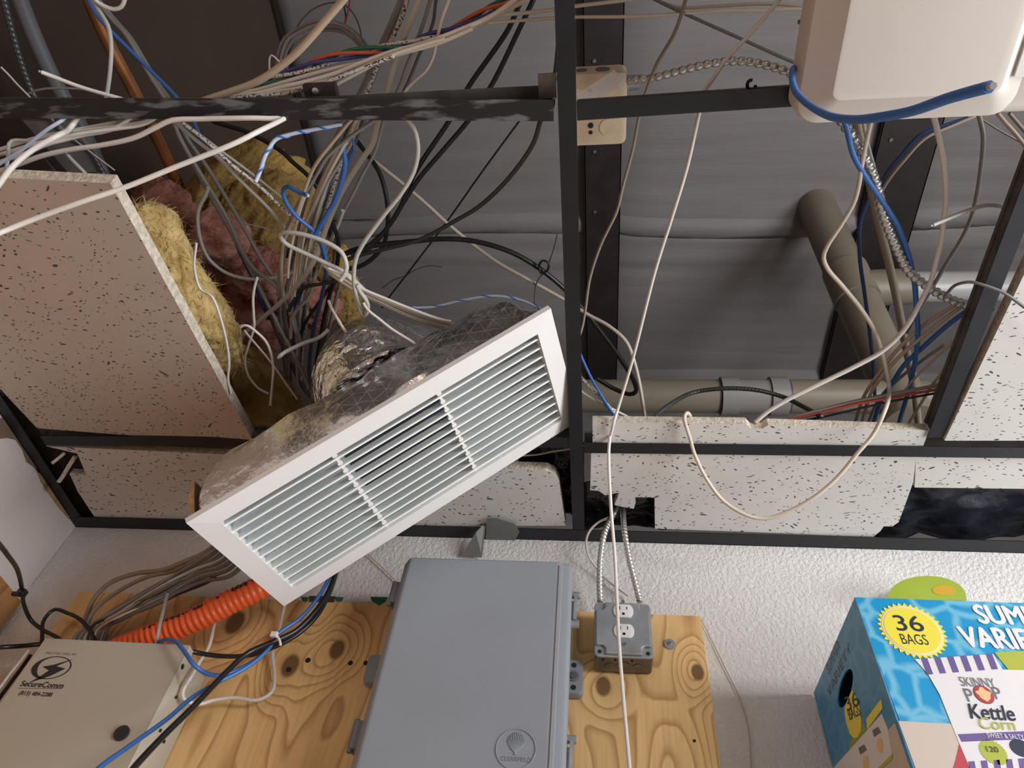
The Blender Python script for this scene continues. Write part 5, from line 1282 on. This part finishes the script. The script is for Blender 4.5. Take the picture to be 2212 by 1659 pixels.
C(LGREY, 9, [(2015, 486), (2046, 473), (2091, 455), (2127, 444), (2164, 446), (2190, 455), (2220, 470)], 'pale cable with a cut end reaching left from the right tee', (.02, .08), end='a')
C(DGREY, 4, [(2110, 252), (2124, 260), (2160, 282), (2196, 302), (2230, 320)], 'thin dark wire at the right edge under the fixture', .2)
C(TAN, 9, [(2155, 245), (2169, 262), (2190, 285), (2212, 312), (2240, 345)], 'tan cable at the right edge under the fixture', .12)
C(BROWN, 8, [(2180, 245), (2195, 262), (2215, 285), (2240, 312)], 'taupe cable at the right edge under the fixture', .13)
C(CREAM, 9, [(1885, 245), (1880, 269), (1872, 304), (1862, 355), (1855, 400), (1845, 437), (1818, 484), (1787, 532), (1779, 555), (1787, 579), (1821, 619), (1862, 670), (1892, 721), (1912, 788), (1921, 839), (1912, 885, .0), (1885, 940, -.02), (1854, 977, -.035), (1809, 1031, -.055), (1764, 1070, -.07), (1709, 1102, -.08), (1654, 1120, -.085), (1613, 1113, -.08), (1564, 1083, -.06), (1526, 1034, -.04), (1500, 980, -.018), (1490, 945, -.010), (1481, 917, -.005), (1478, 902, -.002), (1483, 892, .010), (1490, 897, .024), (1492, 906, .034)], 'cream cable hanging in a big loop below the right cross tee', (.09, .03))
for mt, w, pts, d, lb in (
    (TAN, 8, [(2085, 650), (2062, 660), (1995, 703), (1939, 755), (1904, 799), (1867, 855), (1848, 911), (1842, 930)], .1, 'tan cable fanning down to the cut tile strip, leftmost'),
    (TAN, 8, [(2100, 652), (2075, 664), (2006, 716), (1952, 762), (1913, 803), (1882, 848), (1863, 911), (1858, 930)], .09, 'tan cable fanning down to the cut tile strip, second'),
    (BLUE, 10, [(2110, 655), (2093, 668), (2049, 701), (1995, 749), (1952, 790), (1928, 827), (1904, 864), (1889, 907), (1884, 925)], .1, 'blue cable fanning down from the right tee'),
    (TAN, 5, [(2085, 710), (2069, 729), (2017, 777), (1969, 825), (1930, 880), (1905, 915)], .08, 'thin tan wire fanning down beside the blue cable'),
    (TAN, 6, [(2050, 785), (2034, 805), (2013, 833), (1995, 862), (1961, 918)], .07, 'short tan wire near the corner of the right tee'),
    (GREY, 7, [(2040, 745), (1990, 780), (1940, 820), (1900, 860), (1875, 915)], .12, 'grey wire fanning down behind the blue cable'),
    (RED, 6, [(2040, 838), (2020, 842), (1970, 851), (1916, 861), (1848, 873), (1780, 890), (1700, 908)], .05, 'red wire lying low along the cut tile strip'),
    (GREY, 8, [(2040, 828), (2020, 833), (1970, 843), (1916, 853), (1848, 867), (1780, 884), (1713, 902), (1690, 910)], .055, 'grey cable lying low along the cut tile strip'),
    (BLACK, 5, [(2040, 846), (1990, 855), (1916, 869), (1850, 884), (1780, 900), (1740, 908)], .045, 'black wire lying low along the cut tile strip')):
    C(mt, w, pts, lb, d)
C(BROWN, 17, [(1845, 240), (1852, 270), (1868, 340), (1885, 420), (1900, 490), (1918, 560), (1938, 650), (1955, 740), (1975, 840), (1985, 925)], 'wide taupe cable hanging straight behind the drooping conduit', .2)
C(LGREY, 7, [(1862, 250), (1872, 300), (1885, 350), (1905, 420), (1925, 480)], 'pale wire beside the wide taupe cable', .17)
C(DGREY, 7, [(2040, 642), (2047, 633), (2064, 616), (2095, 609), (2125, 616), (2169, 633), (2212, 663), (2250, 690)], 'dark grey cable passing in front of the right tee', (.02, -.03))
flex(MT['steel_dark'], 10, [(1402, 914, .02), (1416, 899, .05), (1450, 872, .1), (1501, 847), (1568, 839), (1636, 843), (1690, 857), (1730, 876, .1), (1775, 900, .04)], 'dark ribbed conduit arching in front of the drain pipe fitting', .16, pitch=.007, amp=.1)
C(BLUE, 6, [(1245, 745), (1259, 778), (1278, 818), (1308, 869), (1327, 898)], 'blue wire dropping right of the main tee to the cut strip', .05)
C(PRINT, 8, [(1248, 808), (1261, 822), (1291, 852), (1328, 893), (1335, 900)], 'printed white cable right of the main tee', .055)
C(WHITE, 6, [(1248, 838), (1261, 849), (1308, 876), (1355, 900)], 'white wire lowest right of the main tee', .06)
o = C(BLUE, 17, [(1742, 178, .02), (1722, 150, .0), (1714, 148, -.02), (1711, 170, -.06), (1718, 196, -.10), (1745, 225, -.17), (1790, 250, -.25), (1840, 258, -.32), (1900, 253, -.39), (1970, 240, -.43), (2050, 212, -.47), (2136, 188, -.51)], 'thick blue cable curling out of the beige fixture with a cut end', end='b')
# --- thin wires at the left opening
C(WHITE, 5.5, [(424, 525), (420, 579), (434, 626), (457, 640), (477, 689), (492, 753), (495, 785), (493, 822), (500, 850)], 'thin white wire beside the tilted tile edge', (.03, -.025), name='wire', cat='wire')
C(LGREY, 8, [(450, 405), (446, 417), (428, 458), (431, 510), (451, 559), (492, 591), (550, 603), (605, 597), (640, 585)], 'grey cable looping round the bright pink wool ball', .14)
C(WHITE, 5.5, [(556, 600), (553, 608), (547, 640), (548, 680), (549, 705), (537, 746), (529, 777), (537, 813), (560, 840), (580, 850)], 'thin white wire in an S curve in the dark hollow', .05, name='wire', cat='wire')
C(WHITE, 5.5, [(520, 707), (526, 703), (536, 704), (554, 717), (574, 737), (586, 766), (590, 795), (588, 831), (584, 875)], 'thin white wire hooked over the taupe cable', .02, name='wire', cat='wire')
C(CREAM, 4.5, [(528, 713), (532, 719), (581, 777), (617, 827), (642, 862)], 'thin straight cream wire in the dark hollow', .03, name='wire', cat='wire')
C(LGREY, 3, [(485, 482), (540, 485), (600, 502), (625, 512)], 'hair thin wire over the olive wool clump', .2, name='wire', cat='wire')
# --- below the ceiling, on the back wall
FY = 'y'
flex(MT['steel_flex'], 13, [(1340, 1085, .06), (1331, 1100, .07), (1307, 1148, .085), (1297, 1203, .07), (1295, 1260, .05), (1296, 1292, .04), (1296, 1300, .04)], 'silver flexible conduit entering the outlet box, left of two', .06, FY, pitch=.0075)
flex(MT['steel_flex'], 13, [(1343, 1085, .06), (1345, 1100, .07), (1349, 1148, .085), (1358, 1203, .07), (1372, 1260, .05), (1380, 1292, .04), (1381, 1300, .04)], 'silver flexible conduit entering the outlet box, right of two', .06, FY, pitch=.0075)
C(WHITE, 5, [(1330, 1108, .08), (1318, 1116, .075), (1290, 1130, .06), (1272, 1150, .05), (1266, 1172, .04), (1272, 1202, .03), (1288, 1226, .02), (1307, 1249, .012), (1358, 1288, .012)], 'thin white wire curving out left of the outlet conduits', .03, FY, name='wire', cat='wire')
C(CREAM, 3, [(778, 1180), (800, 1202), (830, 1230), (862, 1262)], 'thin tan wire on the wall between grille and enclosure', .006, FY, name='wire', cat='wire')
C(TAN, 2.6, [(1514, 1338), (1532, 1372), (1560, 1430), (1600, 1514), (1617, 1575), (1622, 1640), (1623, 1700)], 'thin string on the wall hanging from the top right corner of the plywood', .004, FY, name='string', cat='string')
# lower left fan of cables going to the cabinet
LB = 'grey cables fanning into the cabinet'
C(BROWN, 10, [(480, 1165, .12), (440, 1195, .115), (400, 1212, .105), (353, 1231, .09), (289, 1240, .07), (235, 1261, .06), (204, 1292, .05), (188, 1328, .04), (184, 1350, .04), (184, 1395, .04)], 'taupe cable arching highest over the orange conduit', .05, FY)
C(BROWN, 9, [(480, 1180, .12), (430, 1205, .11), (380, 1232, .09), (316, 1247, .08), (253, 1279, .06), (208, 1314, .05), (192, 1340, .045), (188, 1395, .04)], 'taupe cable arching second over the orange conduit', .05, FY)
rnd = random.Random(5)
for k in range(12):
    f = k / 11; x0 = 470 + 40 * f; y0 = 1185 + 52 * f
    x2 = 165 + 62 * f; mt = (GREY, DGREY, GREY, DGREY, LGREY, DGREY)[k % 6]
    pts = [(x0 + 20, y0 - 20, .125), (x0 - 10, y0 + 6, .12), (420 + 18 * f + rnd.uniform(-8, 8), 1216 + 42 * f, .105), (330 + 22 * f + rnd.uniform(-8, 8), 1266 + 32 * f + rnd.uniform(-5, 5), .09), (250 + 20 * f, 1314 + 20 * f + rnd.uniform(-5, 5), .065), (200 + 34 * f, 1348 + 6 * f, .05), (x2, 1372, .045), (x2 - 8, 1405, .04)]
    C(mt, 8.5, pts, 'grey cable in the fan entering the cream cabinet from above', .05, FY, group=LB)
C(CREAM, 5, [(480, 1205, .12), (428, 1240, .10), (340, 1296, .085), (262, 1330, .07), (210, 1362, .05), (200, 1395, .05)], 'pale thin wire in the fan above the orange conduit', .05, FY, name='wire', cat='wire')
C(BLACK, 11, [(540, 1215, .12), (506, 1232, .12), (463, 1249, .11), (434, 1262, .10), (347, 1295, .08), (260, 1330, .06), (203, 1352, .05), (190, 1395, .04)], 'black cable along the top of the orange conduit', .05, FY)
C(plain('wire_maroon', (.16, .02, .02), .5), 4, [(470, 1240, .11), (405, 1275, .09), (318, 1316, .075), (231, 1350, .06), (210, 1390, .05)], 'thin dark red wire above the orange conduit', .06, FY, name='wire', cat='wire')
P = cpts([(620, 1240, .09), (560, 1270, .09), (500, 1299, .085), (420, 1339, .075), (340, 1370, .065), (270, 1398, .055), (200, 1430, .05)], .05, 'y'); r0 = pxr(P[1:4], 54)
path = crom(P, .0016)
m = MB(); sweep(m, path, lambda s, a, p: r0 * (.955 + .045 * math.copysign(abs(math.sin(s * math.pi * 2 / .0105)) ** .5, math.sin(s * math.pi * 2 / .0105))), 28)
oc = tag(m.build('corrugated_conduit', MT['orange'], None, True), 'orange corrugated conduit rising behind the air grille', 'conduit')
# black printing along the conduit
F = frames(path); m = MB(); toc = Vector((0, 0, CAMZ)); rnd = random.Random(3)
i = int(len(path) * .1)
while i < len(path) * .72:
    n = rnd.choice((2, 3, 4)); 
    if rnd.random() < .72:
        p = path[i]; q = path[i + n]; t = F[i][0]; view = (toc - p).normalized(); upv = t.cross(view).normalized()
        if upv.z < 0: upv = -upv
        dirn = (view * .62 + upv * .78).normalized(); sd_ = t.cross(dirn).normalized(); h = rnd.uniform(.0015, .0042)
        m.hexa(p + dirn * r0 * 1.003 - sd_ * h, q + dirn * r0 * 1.003 - sd_ * h, q + dirn * r0 * 1.003 + sd_ * h, p + dirn * r0 * 1.003 + sd_ * h, dirn * .0006)
    i += n + rnd.choice((1, 1, 2))
m.build('printed_marks', MT['ink'], oc)
C(GREY, 7, [(362, 1282, .125), (359, 1292, .125), (352, 1322, .125), (345, 1352, .12), (339, 1384, .11), (337, 1395, .11)], 'grey strap hanging across the orange conduit', .1, FY, name='strap', cat='strap', flat=.4)
C(WHITE, 8, [(465, 1335, .06), (463, 1345, .06), (451, 1397, .07), (430, 1432, .08), (414, 1460, .085), (396, 1490, .085), (396, 1508, .08), (428, 1521, .06), (463, 1512, .05), (506, 1507, .045), (558, 1512, .04), (587, 1495, .035), (593, 1460, .03), (589, 1403, .03), (602, 1362, .03), (613, 1316, .04), (618, 1290, .06)], 'white cable curling beside the right side of the cabinet', .05, FY)
C(BLUE, 9, [(345, 1386, .11), (359, 1382, .125), (379, 1385, .135), (399, 1408, .14), (420, 1437, .14), (446, 1455, .12), (475, 1459, .10), (506, 1450, .09), (550, 1427, .08), (570, 1410, .075), (600, 1375, .08)], 'blue cable drooping from the cabinet top to the bundle', .1, FY)
C(BLUE, 9, [(195, 1680, .27), (214, 1659, .26), (289, 1605, .22), (365, 1550, .19), (411, 1510, .17), (463, 1478, .14), (535, 1440, .12), (579, 1403, .11), (600, 1370, .11), (649, 1335, .10), (687, 1291, .095), (712, 1246, .09), (730, 1200, .08)], 'blue cable slanting across the front of the cabinet', .1, FY)
C(BLACK, 12, [(270, 1685, .28), (289, 1659, .26), (347, 1596, .22), (420, 1524, .18), (492, 1449, .14), (535, 1411, .125), (593, 1385, .115), (640, 1362, .105), (680, 1322, .10), (706, 1284, .095), (723, 1243, .09), (738, 1195, .08)], 'thick black cable slanting across the front of the cabinet', .1, FY)
C(BLACK, 10, [(405, 1405, .10), (417, 1408, .09), (463, 1416, .075), (535, 1416, .085), (579, 1403, .095), (640, 1372, .09), (685, 1330, .085), (716, 1270, .08), (732, 1215, .07)], 'black cable running from behind the cabinet to the grille', .1, FY)
zt2 = thing('cable_tie', 'white cable tie holding the blue and black cables together', 'cable tie', ay(598, 1377, YW - .12))
P = cpts([(588, 1366), (596, 1372), (604, 1384), (606, 1394)], .132, 'y'); m = MB(); sweep(m, crom(P, .003), pxr(P, 6), 6); m.build('band', WHITE, zt2, True)
m = MB(); p = ay(592, 1371, YW - .137); m.box(p.x - .006, p.y - .003, p.z - .004, p.x + .006, p.y + .003, p.z + .005); bevel(m.build('head', WHITE, zt2), .001)
C(BLACK, 9, [(-20, 1155, .5), (0, 1178, .42), (17, 1200, .36), (38, 1232, .26), (48, 1275, .16), (53, 1310, .1), (69, 1342, .06), (95, 1362, .05), (122, 1376, .05), (150, 1400, .05)], 'black cable clipped to the left wall corner', .1, FY)
t = thing('cable_clip', 'black cable clip on the orange brown panel at left', 'cable clip', ay(44, 1282, YW - .16))
m = MB(); p = ay(46, 1281, YW - .165); m.box(p.x - .006, p.y - .006, p.z - .005, p.x + .008, p.y + .006, p.z + .006); bevel(m.build('clip_body', BLACK, t), .001)
m = MB(); p = ay(37, 1283, YW - .17); m.cyl(p + Vector((-.008, 0, 0)), p + Vector((.004, 0, 0)), .0045, 10); m.build('nail_head', BLACK, t)
C(BLACK, 8, [(90, 1400, .05), (91, 1377, .05), (95, 1339, .05), (116, 1317, .05), (145, 1324, .05), (174, 1339, .055), (200, 1371, .05), (206, 1400, .05)], 'black cable hoop standing behind the cabinet top', .05, FY)
C(BLACK, 10, [(-20, 1400, .1), (0, 1398, .1), (40, 1396, .08), (72, 1393, .06), (100, 1390, .05)], 'short level black cable left of the cabinet', .06, FY)
C(WHITE, 7, [(62, 1405, .10), (48, 1424, .1), (22, 1456, .1), (0, 1486, .1), (-20, 1512, .1)], 'white cable down the left side of the cabinet', .1, FY)
C(BLACK, 8, [(66, 1415, .09), (50, 1438, .09), (25, 1472, .09), (0, 1506, .09), (-20, 1535, .09)], 'black cable down the left side of the cabinet', .09, FY)
C(CREAM, 4, [(1262, 962, .03), (1230, 970, .03), (1195, 975, .035), (1160, 982, .04), (1120, 985, .04)], 'pale wire crossing the shiny black plastic', .03, name='wire', cat='wire')
